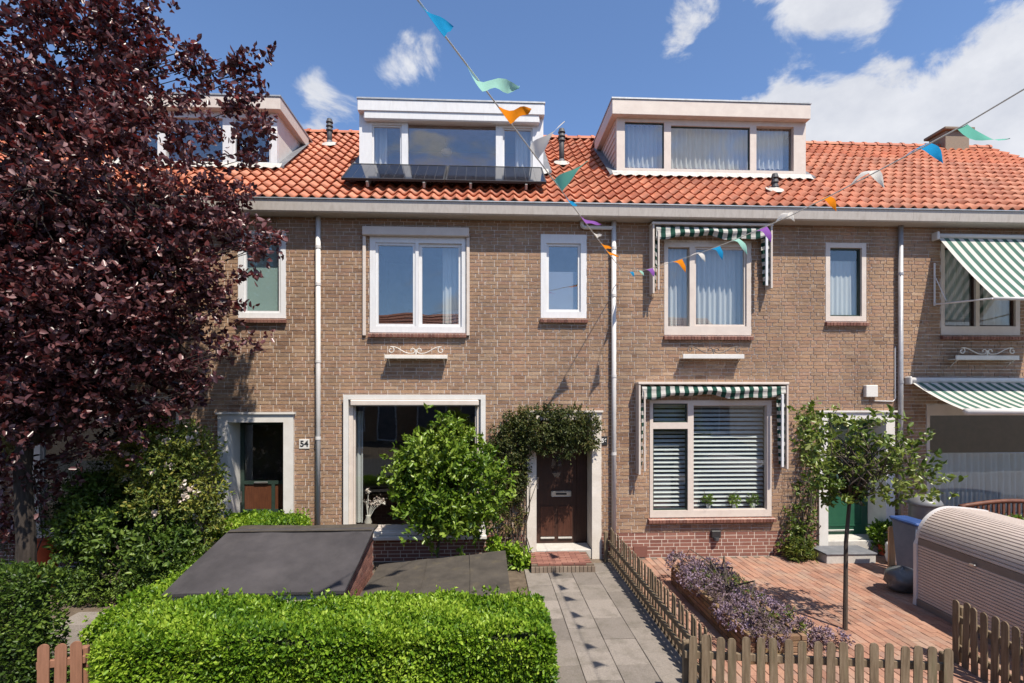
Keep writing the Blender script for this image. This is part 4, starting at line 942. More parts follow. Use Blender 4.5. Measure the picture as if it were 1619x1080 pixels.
# ================================================================== hedges
def hedge(name, x0, x1, y0, y1, h, mat, n, label, size=.040, bulge=.085, group='clipped hedges', tone_base=.5, rot=0):
    t = thing(name, ((x0 + x1) / 2, (y0 + y1) / 2, 0), label, 'hedge', group)
    MB().bbox(x0 + .09, x1 - .09, y0 + .09, y1 - .09, 0, h - .10, .05).build('dark_core', M['core'], t)  # solid filler block; the dark between the leaves is put into its colour
    A = [(x1 - x0) * (y1 - y0) * 1.3, (x1 - x0) * h * 1.1, (x1 - x0) * h * .35, (y1 - y0) * h, (y1 - y0) * h]; A = np.array(A) / sum(A)
    P, D = [], []
    for f, k in enumerate(rng.multinomial(n, A)):
        u, v = rng.uniform(0, 1, k), rng.uniform(0, 1, k)
        if f == 0: p = np.stack([x0 + u * (x1 - x0), y0 + v * (y1 - y0), np.full(k, h)], 1); d = np.tile([0, -.15, 1.], (k, 1))
        elif f in (1, 2): p = np.stack([x0 + u * (x1 - x0), np.full(k, y0 if f == 1 else y1), v * h], 1); d = np.tile([0, -1. if f == 1 else 1., .35], (k, 1))
        else: p = np.stack([np.full(k, x0 if f == 3 else x1), y0 + u * (y1 - y0), v * h], 1); d = np.tile([-1. if f == 3 else 1., 0, .35], (k, 1))
        dep = np.abs(rng.normal(0, .035, (k, 1))); p = p - d * dep
        # soft corners and an uneven clip
        b = bulge * (np.sin(p[:, 0] * 3.1 + 1) * np.sin(p[:, 1] * 4.3 + p[:, 2] * 3.7) + .6 * np.sin(p[:, 0] * 9.7 + p[:, 2] * 7.1) * .5 + .5 * np.sin(p[:, 1] * 11 + p[:, 0] * 5.3) * .5)
        p = p + d * b[:, None] * .6
        ex = np.minimum(np.minimum(p[:, 0] - x0, x1 - p[:, 0]), np.minimum(p[:, 1] - y0, y1 - p[:, 1])); p[:, 2] -= np.clip(.08 - ex, 0, .1) * .7 * (p[:, 2] > h - .12)
        P.append(p); D.append(d + rng.normal(size=(k, 3)) * .75)
    P, D = np.concatenate(P), np.concatenate(D)
    # young shoots standing out of the clip
    ns = int((x1 - x0) * (y1 - y0) * 60) + 20; sp = np.stack([rng.uniform(x0, x1, ns), rng.uniform(y0, y1, ns), np.full(ns, h)], 1); k = 7
    sd_ = unit(np.stack([rng.normal(0, .25, ns), rng.normal(0, .25, ns), np.ones(ns)], 1)); q = rng.uniform(-.02, .07, (ns, k, 1))
    P = np.concatenate([P, (sp[:, None] + sd_[:, None] * q).reshape(-1, 3)]); D = np.concatenate([D, (sd_[:, None] * .7 + rng.normal(size=(ns, k, 3)) * .6).reshape(-1, 3)])
    tone = clump_tone(P, 3.0, .26, tone_base, .24)
    link('foliage', leaf_mesh('foliage', mat, P, D, size, .55, tone, size_var=.5), t)
    return t
HB = ground(700, 942, .80)                       # back edge of the front hedge
hx0, hx1 = -3.45, 0.60
hedge('privet_hedge', hx0, hx1, -4.62, -3.66, .80, L_HEDGE, 62000, 'bright green clipped hedge in front of the flat shed roofs', tone_base=.56)
hedge('privet_hedge', -8.6, -4.22, -4.35, -3.85, 1.24, L_DARK, 36000, 'dark green clipped hedge at the lower left corner', tone_base=.42)
hedge('boundary_hedge', -4.12, -3.73, -3.9, -1.3, .62, L_HEDGE, 15000, 'low narrow hedge along the left side of the felt shed roof', tone_base=.4)
hedge('boundary_hedge', -4.25, -2.95, -1.25, -0.42, .97, L_HEDGE, 16000, 'pale green hedge between the felt shed and the doorway numbered 54', tone_base=.52)

# ================================================================== shrubs
def shrub(name, loc, blobs, n, per, twig, size, mat, label, cat='shrub', stems=None, width=.5, up=.35, group=None, flowers=None, shell=.6, tone_base=.5, stem_r=.012, amp=.2):
    t = thing(name, loc, label, cat, group)
    p, d = blob_twigs(blobs, n, shell); lp_, ld = twig_leaves(p, d, per, twig, up)
    keep = lp_[:, 2] > 0.01; lp_, ld = lp_[keep], ld[keep]
    link('foliage', leaf_mesh('foliage', mat, lp_, ld, size, width, clump_tone(lp_, 2.6, amp, tone_base)), t)
    mb = MB(); tips = []
    k = 10 if stems is None else stems; sel = rng.choice(len(p), min(len(p), k * 3), replace=False)
    for j in sel: tips.append((p[j], .003))
    limbs(mb, Vector(loc) + Vector((0, 0, .02)), tips[:k], stem_r)
    if mb.f: mb.build('stem', M['bark'], t)
    if flowers:
        fm, nf, fs = flowers; q, dq = blob_twigs(blobs, nf, 1.2); fp = np.repeat(q, 9, 0) + rng.normal(size=(nf * 9, 3)) * fs * .35; fd = np.repeat(dq, 9, 0) + rng.normal(size=(nf * 9, 3)) * .9
        link('blossom', leaf_mesh('blossom', fm, fp, fd, fs, .8), t)
    return t
# round standard bush behind the small roof
c = at(703, 770, -.85); tb = thing('standard_bush', (c.x - .1, -.85, 0), 'glossy green round standard bush in front of the large window', 'bush')
rb = 0.80
bl = [((c.x, -.85, c.z), (rb * .92, rb * .8, rb * .80)), ((c.x + .45, -.85, c.z - .1), (.52, .5, .5)), ((c.x - .45, -.9, c.z + .08), (.45, .4, .42)), ((c.x - .05, -.9, c.z + .52), (.5, .4, .34)), ((c.x + .1, -.85, c.z - .5), (.5, .45, .35)), ((c.x - .35, -.9, c.z + .62), (.16, .16, .22)), ((c.x + .5, -.85, c.z + .55), (.22, .2, .22))]
bl += [((c.x + dx_, -.85 + random.uniform(-.2, .2), c.z + dz_), (.10, .1, .16)) for dx_, dz_ in ((-.6, .62), (-.2, .85), (.25, .78), (.62, .5), (-.85, .25), (.85, .1), (.0, .92), (-.75, -.1), (.7, -.35))]
p, d = clustered(bl, 190, 7, .10, .5); lp_, ld = twig_leaves(p, d, 9, .16, .45)
link('crown', leaf_mesh('crown', L_BUSH, lp_, ld, .088, .5, clump_tone(lp_, 2.6, .2, .62)), tb)
limbs(MB().tube([(c.x - .12, -.86, 0), (c.x - .10, -.86, .5), (c.x - .04, -.85, c.z - .55)], [.028, .024, .02], 8), (c.x - .04, -.85, c.z - .6), [(q_, .004) for q_ in p[:45]], .014).build('trunk', M['bark'], tb)
# climber over the brown door
def wall_blob(x0, y0, x1, y1, Y, ry):
    a, b = at(x0, y1, Y), at(x1, y0, Y); return (((a.x + b.x) / 2, Y, (a.z + b.z) / 2), (abs(b.x - a.x) / 2, ry, abs(b.z - a.z) / 2))
cb = [wall_blob(820, 643, 900, 712, -.18, .2), wall_blob(865, 646, 946, 706, -.18, .2), wall_blob(776, 664, 845, 735, -.13, .15), wall_blob(770, 690, 838, 780, -.11, .12), wall_blob(778, 740, 832, 800, -.10, .10),
      wall_blob(880, 690, 905, 728, -.2, .1), wall_blob(850, 690, 880, 715, -.2, .1), wall_blob(920, 690, 945, 712, -.18, .1), wall_blob(795, 650, 850, 690, -.15, .15), wall_blob(790, 790, 825, 840, -.10, .06)]
cl_ = shrub('climber', (ax(818), -.08, 0), cb, 1750, 9, .12, .05, L_CLIMB, 'small-leaved climber hanging over the top of the dark brown door', 'climber', stems=0, width=.42, up=-.1, shell=.3, stem_r=.011, amp=.24)
mb = MB()
for k in range(9):
    x = ax(800 + k * 4.5); mb.tube([(x + random.gauss(0, .03), -.05 - random.random() * .05, .0), (x + random.gauss(0, .05), -.07, .45), (x + random.gauss(0, .06), -.06, .9), (x + random.gauss(0, .1), -.08, 1.5)], [.012, .01, .008, .004], 6)
mb.build('woody_stem', M['bark'], cl_)
# light green plant at the foot of the climber
q = ground(812, 893); shrub('yellow_green_plant', (q.x, -.42, 0), [((q.x - .05, -.40, .16), (.22, .18, .2)), ((q.x + .1, -.45, .12), (.16, .14, .14)), ((q.x - .35, -.35, .34), (.1, .1, .12))], 150, 8, .1, .085, L_HEDGE, 'low yellow-green plant left of the brick step', 'plant', tone_base=.65)
# left garden: rose bush, conifer-like dark shrubs, ground cover
def zb_blob(x0, y0, x1, y1, zc, ry):
    a, b = deep(x0, y1, zc), deep(x1, y0, zc); return (((a.x + b.x) / 2, (a.y + b.y) / 2, (a.z + b.z) / 2), (abs(b.x - a.x) / 2, ry, abs(b.z - a.z) / 2))
q = deep(290, 880, 7.6)
shrub('rose_bush', (q.x, q.y, 0), [zb_blob(225, 670, 335, 760, 7.6, .4), zb_blob(250, 720, 348, 830, 7.6, .4), zb_blob(215, 730, 300, 830, 7.6, .4), zb_blob(280, 790, 350, 885, 7.6, .3), zb_blob(255, 690, 300, 740, 7.5, .3), zb_blob(180, 690, 250, 760, 7.8, .3)], 1500, 9, .15, .055, L_ROSE,
      'rose bush with pale pink blooms left of the white doorway', 'bush', stems=34, flowers=(L_PINK, 70, .06), shell=.35, tone_base=.68)
q = deep(215, 900, 7.4)
shrub('evergreen_shrub', (q.x, q.y, 0), [zb_blob(150, 800, 265, 890, 7.6, .4), zb_blob(95, 800, 190, 890, 7.7, .4), zb_blob(210, 825, 300, 905, 7.3, .35), zb_blob(120, 750, 210, 820, 7.9, .35)], 1200, 9, .16, .075, L_DARK,
      'dark evergreen shrub below the purple tree, left of the rose bush', 'shrub', stems=20, shell=.3, tone_base=.58)
q = deep(165, 760, 8.6)
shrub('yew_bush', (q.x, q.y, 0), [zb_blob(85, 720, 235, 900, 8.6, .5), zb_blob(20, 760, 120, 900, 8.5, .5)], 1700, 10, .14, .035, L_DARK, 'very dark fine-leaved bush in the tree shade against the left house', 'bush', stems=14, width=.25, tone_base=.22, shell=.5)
q = ground(215, 945)
shrub('ground_cover', (q.x, q.y, 0), [zb_blob(110, 890, 225, 955, 7.5, .35), zb_blob(195, 885, 290, 945, 7.4, .35), zb_blob(255, 860, 345, 930, 7.4, .3)], 1500, 8, .10, .045, L_DARK, 'low leafy ground cover beside the pale slabs of the left garden', 'plant', stems=10, tone_base=.62)
q = deep(24, 690, 7.3); sh = shrub('hydrangea', (q.x, q.y, 0), [zb_blob(8, 660, 40, 722, 7.3, .15)], 120, 8, .05, .05, L_STRAW, 'pale yellow-green flower head beside the tree trunk at the left edge', 'plant', stems=3)
# climber and trellis beside the green door
t = thing('wire_trellis', (ax(1265), -.03, .4), 'thin wire trellis on the wall beside the green door', 'trellis')
r = rect(1238, 745, 1292, 862); wr = MB()
for k in range(8): x = r[0] + (r[1] - r[0]) * k / 7; wr.tube([(x, -.03, r[2]), (x, -.03, r[3])], .003, 4)
for k in range(14): z = r[2] + (r[3] - r[2]) * k / 13; wr.tube([(r[0], -.034, z), (r[1], -.034, z)], .003, 4)
tag(wr.build('wire_mesh', M['scroll_dark'], t), kind='stuff')
shrub('climbing_plant', (ax(1262), -.08, 0), [wall_blob(1262, 640, 1292, 690, -.12, .08), wall_blob(1270, 680, 1296, 740, -.12, .1), wall_blob(1262, 760, 1295, 800, -.12, .1), wall_blob(1240, 800, 1290, 850, -.12, .1), wall_blob(1234, 835, 1262, 868, -.12, .08), wall_blob(1255, 850, 1280, 880, -.2, .1)], 180, 8, .14, .065, L_PEAR,
      'loose climbing plant on the wire trellis left of the green door', 'climber', stems=14, shell=.2)
q = ground(1264, 886); shrub('grassy_plant', (q.x, q.y, 0), [((q.x, q.y, .15), (.19, .16, .17))], 110, 9, .1, .085, L_ROSE, 'small tuft of grassy leaves at the foot of the trellis', 'plant', width=.16, up=.7, stems=4)
q = ground(1402, 880); shrub('potted_plant', (q.x, q.y, 0), [((q.x + .05, q.y + .1, .34), (.21, .18, .25))], 130, 8, .1, .075, L_BUSH, 'small green potted plant right of the green door step', 'plant', stems=5)
MB().lathe(q.x + .05, q.y + .1, [(.09, 0), (.13, .2), (.14, .2), (.13, .18)], 16).build('plant_pot', M['terracotta'], bpy.data.objects['potted_plant'])
# ================================================================== raised flower bed
bx0, bx1, by0, by1 = 2.86, 3.50, -3.80, -1.35
bd = thing('raised_bed', ((bx0 + bx1) / 2, (by0 + by1) / 2, 0), 'low raised bed with mossy brick sides under the purple flowers', 'planter')
MB().box(bx0 + .06, bx1 - .06, by0 + .06, by1 - .06, 0, .28).build('bed_soil', M['soil'], bd)
def wall_run(a, b, fixed, axis):
    L = b - a; n = int(L / .215)
    for k in range(5):
        for i in range(n + (k % 2)):
            s0 = a + i * L / n - (L / n / 2 if k % 2 else 0); s1 = s0 + L / n; s0, s1 = max(s0, a) + .004, min(s1, b) - .004
            if s1 - s0 < .05: continue
            c0, hl = (s0 + s1) / 2, (s1 - s0) / 2; key = ('bed', axis, round(hl, 2))
            if key not in BRICKS: BRICKS[key] = (MB().bbox(-.03, .03, -hl, hl, 0, .056, .004) if axis == 'y' else MB().bbox(-hl, hl, -.03, .03, 0, .056, .004)).mesh('brick', M['bed_brick'])
            link('brick', BRICKS[key], bd, (fixed + random.uniform(-.003, .003), c0, k * .063) if axis == 'y' else (c0, fixed + random.uniform(-.003, .003), k * .063))
M['bed_brick'] = pmat('mossy_brick', [(0.13, 0.075, 0.045), (0.21, 0.12, 0.07), (0.26, 0.16, 0.10)], 'obj', rough=.95, dirt=(0.12, 0.11, 0.03), dirt_scale=5, dirt_lo=.45, dirt_hi=.7, dirt_amt=.6, bump=.5)
wall_run(by0, by1, bx0 + .03, 'y'); wall_run(by0, by1, bx1 - .03, 'y'); wall_run(bx0 + .07, bx1 - .07, by0 + .03, 'x'); wall_run(bx0 + .07, bx1 - .07, by1 - .03, 'x')
bl = [((3.03 + .08 * math.sin(k * 1.9), by1 - .05 - k * .33, .33 + .02 * math.cos(k * 2)), (.25, .25, .13)) for k in range(8)] + [((3.38 + .08 * math.cos(k * 1.7), by1 - .15 - k * .40, .27), (.26, .24, .13)) for k in range(6)] + [((3.72, -3.3, .13), (.26, .3, .12)), ((3.62, -2.7, .13), (.2, .3, .11)), ((4.0, -3.45, .10), (.2, .18, .09))]
pf = shrub('heather', (3.2, -2.5, .34), bl, 2000, 10, .055, .031, L_PURP, 'purple flowering ground plants spilling over the raised bed', 'plant', stems=14, width=.5, up=.4, shell=.5, amp=.3)
bl2 = [((3.1 + random.uniform(-.2, .5), -1.5 - random.random() * 2.3, .34), (.18, .18, .12)) for _ in range(7)]
p, d = blob_twigs(bl2, 160, .4); lp_, ld = twig_leaves(p, d, 9, .08, .4); link('green_foliage', leaf_mesh('green_foliage', L_ROSE, lp_, ld, .04, .3, None), pf)
# ================================================================== small pear tree
q = ground(1336, 996); px_, py_ = q.x, q.y; zc = F * CAMH / (996 - HY)
tr = thing('pear_tree', (px_, py_, 0), 'slender young tree standing on the red paving before the green door', 'tree')
top = deep(1345, 760, zc)
bl = [zb_blob(1290, 665, 1420, 760, zc, .5), zb_blob(1330, 700, 1450, 790, zc, .5), zb_blob(1275, 710, 1370, 790, zc, .5), zb_blob(1385, 690, 1465, 740, zc, .35), zb_blob(1265, 650, 1320, 700, zc, .25), zb_blob(1360, 655, 1400, 700, zc, .2), zb_blob(1420, 680, 1462, 730, zc, .2), zb_blob(1300, 750, 1350, 795, zc, .3)]
p, d = clustered(bl, 72, 5, .08, .3); lp_, ld = twig_leaves(p, d, 8, .15, .3)
link('crown', leaf_mesh('crown', L_PEAR, lp_, ld, .074, .52, clump_tone(lp_, 3, .2, .5)), tr)
tk = MB().tube([(px_, py_, -.02), (px_ + .008, py_, .6), (px_ + .012, py_, 1.1), (top.x, py_, 1.75)], [.029, .026, .024, .02], 9)
limbs(tk, (top.x, py_, 1.62), [(x_, .003) for x_ in p[:60]], .013).build('trunk', M['bark'], tr)
# ================================================================== purple-leaved plum tree
TZ = 7.1; q = deep(38, 780, TZ); tx, ty = q.x, q.y
pt = thing('plum_tree', (tx, ty, 0), 'large purple-leaved tree covering the left of the picture', 'tree')
bl = [zb_blob(-120, 60, 270, 560, TZ, 1.4), zb_blob(-60, -120, 215, 260, TZ, 1.2), zb_blob(100, 160, 365, 420, TZ + .1, .75), zb_blob(-150, 350, 230, 690, TZ, 1.2), zb_blob(170, 330, 345, 560, TZ + .2, .55), zb_blob(-300, 0, 60, 520, TZ + .3, 1.5), zb_blob(60, 480, 280, 660, TZ + .2, .55), zb_blob(60, 40, 235, 240, TZ, .7),
      zb_blob(300, 100, 385, 190, TZ, .3), zb_blob(255, 270, 375, 390, TZ, .4), zb_blob(330, 165, 405, 225, TZ, .22), zb_blob(130, 0, 245, 90, TZ, .4), zb_blob(-60, 600, 130, 745, TZ + .3, .7), zb_blob(-40, 690, 70, 850, TZ + .5, .4), zb_blob(-100, 380, 240, 680, TZ, .9), zb_blob(150, 330, 350, 540, TZ + .1, .5), zb_blob(60, 470, 300, 660, TZ + .1, .5), zb_blob(-150, 300, 200, 600, TZ - .3, .8)]
p, d = clustered(bl, 860, 9, .17, .3)
ext = []
for (x_, y_) in ((420, 100), (405, 120), (310, 85), (345, 100), (250, 55), (245, 85), (225, 20), (432, 190), (430, 390), (415, 370), (380, 350), (395, 430), (375, 490), (350, 560), (330, 600), (310, 620), (410, 540), (360, 470), (340, 420), (225, 690), (260, 660), (170, 705), (120, 710), (290, 640), (300, 580), (440, 370), (385, 300), (300, 110), (330, 130), (405, 245), (400, 160)):
    e = np.array(deep(x_, y_, TZ)); s0 = e + np.array([-.35, random.uniform(-.2, .2), random.uniform(-.18, .05)])
    for k in range(9): ext.append(s0 + (e - s0) * k / 8 + rng.normal(size=3) * .05)
p = np.concatenate([p, np.array(ext)]); d = np.concatenate([d, np.tile([.7, -.1, .25], (len(ext), 1))])
lp_, ld = twig_leaves(p, d, 9, .20, .1, 1.0)
link('crown', leaf_mesh('crown', L_PLUM, lp_, ld, .086, .62, clump_tone(lp_, 1.6, .16, .45, .24)), pt)
tk = MB().tube([(tx, ty, -.05), (tx + .03, ty, .9), (tx - .02, ty, 1.9), (tx + .05, ty, 2.7)], [.13, .11, .10, .09], 12)
main = [Vector((tx + a_, ty + b_, z_)) for a_, b_, z_ in ((1.5, .2, 4.4), (.6, -.5, 5.6), (-.8, .3, 5.4), (1.1, .5, 3.6), (-1.2, -.3, 4.2), (.2, .3, 6.4), (1.7, -.3, 5.3), (2.0, .1, 3.7))]
limbs(tk, (tx + .03, ty, 2.3), [(m_, .03) for m_ in main], .075, 4, .12, 8)
for m_ in main:
    dd = np.linalg.norm(p - np.array(m_), axis=1); near = np.argsort(dd)[:400]; sel = rng.choice(near, 26, replace=False)
    limbs(tk, m_, [(p[j], .005) for j in sel], .018, 3, .05, 5)
for j in rng.choice(np.arange(len(p) - len(ext), len(p)), 60, replace=False): limbs(tk, p[j] - np.array([.5, 0, .15]), [(p[j] + np.array([.12, 0, .05]), .003)], .007, 2, .02, 5)
tk.build('trunk', M['bark_dark'], pt)
# ================================================================== felt-roofed bicycle shed and its low neighbour
def brick_face(parent, axis, fixed, a, b, zfun, sgn):
    """courses of single bricks on a side wall; zfun gives the wall's height along the run"""
    for k in range(16):
        z0 = k * .065 + .004; x = a - (k % 2) * .11
        while x < b:
            s0, s1 = max(x, a) + .004, min(x + .215, b) - .004; x += .222
            if s1 - s0 < .06 or z0 + .056 > min(zfun(s0), zfun(s1)) - .04: continue
            hl = round((s1 - s0) / 2, 2); key = ('face', axis, hl)
            if key not in BRICKS: BRICKS[key] = (MB().box(-.006, .006, -hl, hl, 0, .055) if axis == 'y' else MB().box(-hl, hl, -.006, .006, 0, .055)).mesh('brick', M['red_obj'])
            link('brick', BRICKS[key], parent, (fixed + sgn * .004, (s0 + s1) / 2, z0) if axis == 'y' else ((s0 + s1) / 2, fixed + sgn * .004, z0))
sx0, sx1, syb, sym, syf = -3.66, -1.69, -1.33, -1.72, -3.25
zb1, zm1, zf1 = 0.985, 0.985, 0.68
sh = thing('felt_roof_shed', ((sx0 + sx1) / 2, (syb + syf) / 2, 0), 'low brick bicycle shed with wide dark felt roof behind the hedge', 'shed', 'low sheds in the front garden')
def zs_(y): return zm1 if y > sym else zm1 + (zf1 - zm1) * (sym - y) / (sym - syf)
wl = MB(); pr = [(syb - .04, 0), (syb - .04, zb1 - .03), (sym, zm1 - .03), (syf + .04, zf1 - .03), (syf + .04, 0)]
wl.add([(sx0 + .04, y_, z_) for y_, z_ in pr] + [(sx1 - .04, y_, z_) for y_, z_ in pr], [[0, 1, 2, 3, 4], [9, 8, 7, 6, 5], [0, 5, 6, 1], [3, 8, 9, 4]]).build('shed_wall', M['mortar_red'], sh)
brick_face(sh, 'y', sx1 - .04, syf + .05, syb - .05, lambda y_: zs_(y_), 1); brick_face(sh, 'x', syb - .04, sx0 + .05, sx1 - .05, lambda x_: zb1, 1)
def roof_sheet(name, pts, th, m, nx=14, ny=8, wob=.006):
    """thick felt sheet over four corners (back left, back right, front right, front left) with a faintly uneven surface"""
    mb = MB(); bl_, br_, fr_, fl_ = [Vector(p_) for p_ in pts]; ph = random.random() * 9
    for lay in (0, 1):
        for j in range(ny + 1):
            for i in range(nx + 1):
                u, v = i / nx, j / ny; p_ = bl_.lerp(br_, u).lerp(fl_.lerp(fr_, u), v)
                w_ = wob * (math.sin(u * 9 + ph) * math.cos(v * 7 + ph) + .5 * math.sin(u * 23 + v * 11)) if lay == 0 else -th
                mb.v.append((p_.x, p_.y, p_.z + w_))
    q = (nx + 1) * (ny + 1)
    def F_(f): mb.f.append(f); mb.m.append(0); mb.t.append(.5)
    for j in range(ny):
        for i in range(nx):
            a = j * (nx + 1) + i; F_([a, a + nx + 1, a + nx + 2, a + 1]); F_([q + a, q + a + 1, q + a + nx + 2, q + a + nx + 1])
    ring_ = [i for i in range(nx + 1)] + [(j + 1) * (nx + 1) + nx for j in range(ny)] + [ny * (nx + 1) + i for i in range(nx - 1, -1, -1)] + [j * (nx + 1) for j in range(ny - 1, 0, -1)]
    for a, b in zip(ring_, ring_[1:] + ring_[:1]): F_([a, b, q + b, q + a])
    return mb
roof_sheet('r', [(sx0 - .03, syb, zb1), (sx1 + .03, syb, zb1), (sx1 + .03, sym, zm1), (sx0 - .03, sym, zm1)], .035, M['felt_old'], 14, 4).build('flat_strip', M['felt_old'], sh)
roof_sheet('r', [(sx0 - .04, sym + .06, zm1 + .03), (sx1 + .045, sym + .06, zm1 + .03), (sx1 + .045, syf, zf1), (sx0 - .04, syf, zf1)], .03, M['felt'], 16, 12).build('roof_lid', M['felt'], sh)
MB().bbox(sx0 - .02, sx1 + .03, sym - .07, sym - .02, zm1 + .018, zm1 + .032, .003).build('lid_seam', M['felt_old'], sh)
l2 = thing('felt_roof_shed', (-.7, -2.1, 0), 'smaller lower shed with brownish felt roof beside the garden path', 'shed', 'low sheds in the front garden')
ub = -1.55; uf = -3.0
pts = [(-1.60, ub, .44), (.27, ub, .62), (.29, uf, .485), (-1.60, uf, .43)]
roof_sheet('r', pts, .03, M['felt_old'], 16, 10, .008).build('felt_roof', M['felt_old'], l2)
MB().add([(-1.58, ub - .05, 0), (.22, ub - .05, 0), (.24, uf + .05, 0), (-1.58, uf + .05, 0), (-1.58, ub - .05, .40), (.22, ub - .05, .57), (.24, uf + .05, .44), (-1.58, uf + .05, .39)], [[0, 4, 5, 1], [1, 5, 6, 2], [2, 6, 7, 3]]).build('shed_wall', M['wood_fence'], l2)
for k in range(2):
    u = .35 + .4 * k + random.uniform(-.04, .04); a, b = Vector(pts[0]).lerp(Vector(pts[1]), u), Vector(pts[3]).lerp(Vector(pts[2]), u + .02)
    MB().tube([a + Vector((0, -.01, .012)), a.lerp(b, .5) + Vector((.01, 0, .012)), b + Vector((0, .01, .012))], .004, 6).build('felt_seam', M['felt_old'], l2)

# ================================================================== solar panels
s0, s1 = 0.52, 1.50; lf = .17
pxl, pxr = ax(545, EY + .7 * CP), ax(862, EY + .7 * CP); pw = (pxr - pxl) / 2
for k in range(2):
    xa, xb = pxl + k * pw + .006, pxl + (k + 1) * pw - .006
    t = thing('solar_panel', roofpt((xa + xb) / 2, s0, 0), ('left' if k == 0 else 'right') + ' one of two black solar panels below the white dormer', 'solar panel', 'solar panels on the roof')
    def slope_box(a, b, sa, sb, la, lb): 
        P_ = [roofpt(x, s, l) for l in (la, lb) for (x, s) in ((a, sa), (b, sa), (b, sb), (a, sb))]
        return MB().add(P_, [[0, 3, 2, 1], [4, 5, 6, 7], [0, 1, 5, 4], [1, 2, 6, 5], [2, 3, 7, 6], [3, 0, 4, 7]])
    slope_box(xa + .03, xb - .03, s0 + .03, s1 - .03, lf, lf + .030).build('glass_face', M['solar'], t)
    fr = MB()
    for (a, b, c_, d_) in ((xa, xb, s0, s0 + .03), (xa, xb, s1 - .03, s1), (xa, xa + .03, s0 + .03, s1 - .03), (xb - .03, xb, s0 + .03, s1 - .03)):
        m_ = slope_box(a, b, c_, d_, lf - .005, lf + .036); fr.add(m_.v, m_.f)
    fr.build('panel_frame', M['black'], t)
    for j in range(1, 10):
        xx = xa + (xb - xa) * j / 10; slope_box(xx - .002, xx + .002, s0 + .035, s1 - .035, lf + .0302, lf + .0312).build('cell_line', M['flue'], t)
    for j in (.25, .8):
        xx = xa + (xb - xa) * j; slope_box(xx - .02, xx + .02, s0 - .04, s1 - .1, .07, lf - .006).build('mounting_rail', M['zinc'], t)

# ================================================================== folded canopies
def folded_canopy(px0, px1, pt, pbl, pbr, label, drop=.20):
    Yf = -.22
    x0, x1 = ax(px0, Yf), ax(px1, Yf); zt = az((px0 + px1) / 2, pt, Yf); zl, zr = az(px0, pbl, Yf), az(px1, pbr, Yf)
    t = thing('folding_canopy', ((x0 + x1) / 2, 0, zt), label, 'awning', 'folded striped canopies')
    MB().bbox(x0 - .01, x1 + .01, Yf - .01, -.009, zt - .045, zt, .006).build('casing_top', M['cream'], t)
    MB().bbox(x0, x0 + .035, Yf, -.009, zl, zt - .046, .006).build('casing_side', M['cream'], t)
    MB().bbox(x1 - .035, x1, Yf, -.009, zr, zt - .046, .006).build('casing_side', M['cream'], t)
    # bunched front fabric with a swagged hem
    fb = MB(); n = int((x1 - x0 - .14) / .083); xa, xb = x0 + .06, x1 - .06; rows = 7
    for i in range(n):
        for h_ in range(2):
            u0, u1 = (i + h_ * .5) / n, (i + h_ * .5 + .5) / n
            for j in range(rows):
                v = []
                for u, jj in ((u0, j), (u1, j), (u1, j + 1), (u0, j + 1)):
                    w_ = jj / rows; sw = drop * (.80 + .13 * math.sin(u * 9.5 + 1) + .07 * math.sin(u * 23)); z = zt - .055 - sw * w_
                    y = Yf + .03 - .05 * math.sin(w_ * math.pi * .9) - .016 * math.sin(w_ * 8 + u * 7) + (.12 * (1 - w_) if jj == 0 else 0)
                    v.append((xa + (xb - xa) * u, y, z))
                fb.add(v, [[0, 3, 2, 1]], i % 2)
    fb.build('front_fabric', [M['fab_white'], M['fab_green']], t, True)
    # folded side fabric hanging along each side board
    for (xs, sg, zz) in ((x0 + .04, 1, zl), (x1 - .04, -1, zr)):
        sb = MB(); n = int((zt - .1 - zz - .05) / .07); rows = 4; wd = .11
        for k in range(n):
            for j in range(rows):
                v = []
                for (kk, jj) in ((k, j), (k + 1, j), (k + 1, j + 1), (k, j + 1)):
                    z = zt - .10 - kk * .07; f = jj / rows; pl = .026 * math.sin(kk * 1.9 + jj * 2.2) + .02 * math.sin(kk * .8)
                    tp = max(.25, 1 - .5 * (kk / n)); v.append((xs + sg * (.012 + .10 * f * tp) + pl * .4, Yf + .03 + .12 * f + pl * .5, z))
                sb.add(v, [[0, 1, 2, 3]], k % 2)
        sb.build('side_fabric', [M['fab_white'], M['fab_green']], t, True)
    MB().bbox(x1 - .15, x1 - .105, Yf - .035, Yf - .005, zr + .04, zt - .22, .006).build('folding_arm', M['pvc'], t)
    MB().bbox(x0 + .085, x0 + .115, Yf - .03, Yf - .005, zl + .06, zt - .16, .006).build('folding_arm', M['cream'], t)
    return t
folded_canopy(1032, 1222, 352, 464, 456, 'green and white striped canopy folded above the upstairs window with net curtains', .26)
folded_canopy(1010, 1247, 604, 751, 742, 'green and white striped canopy folded around the ground floor window with blinds', .26)

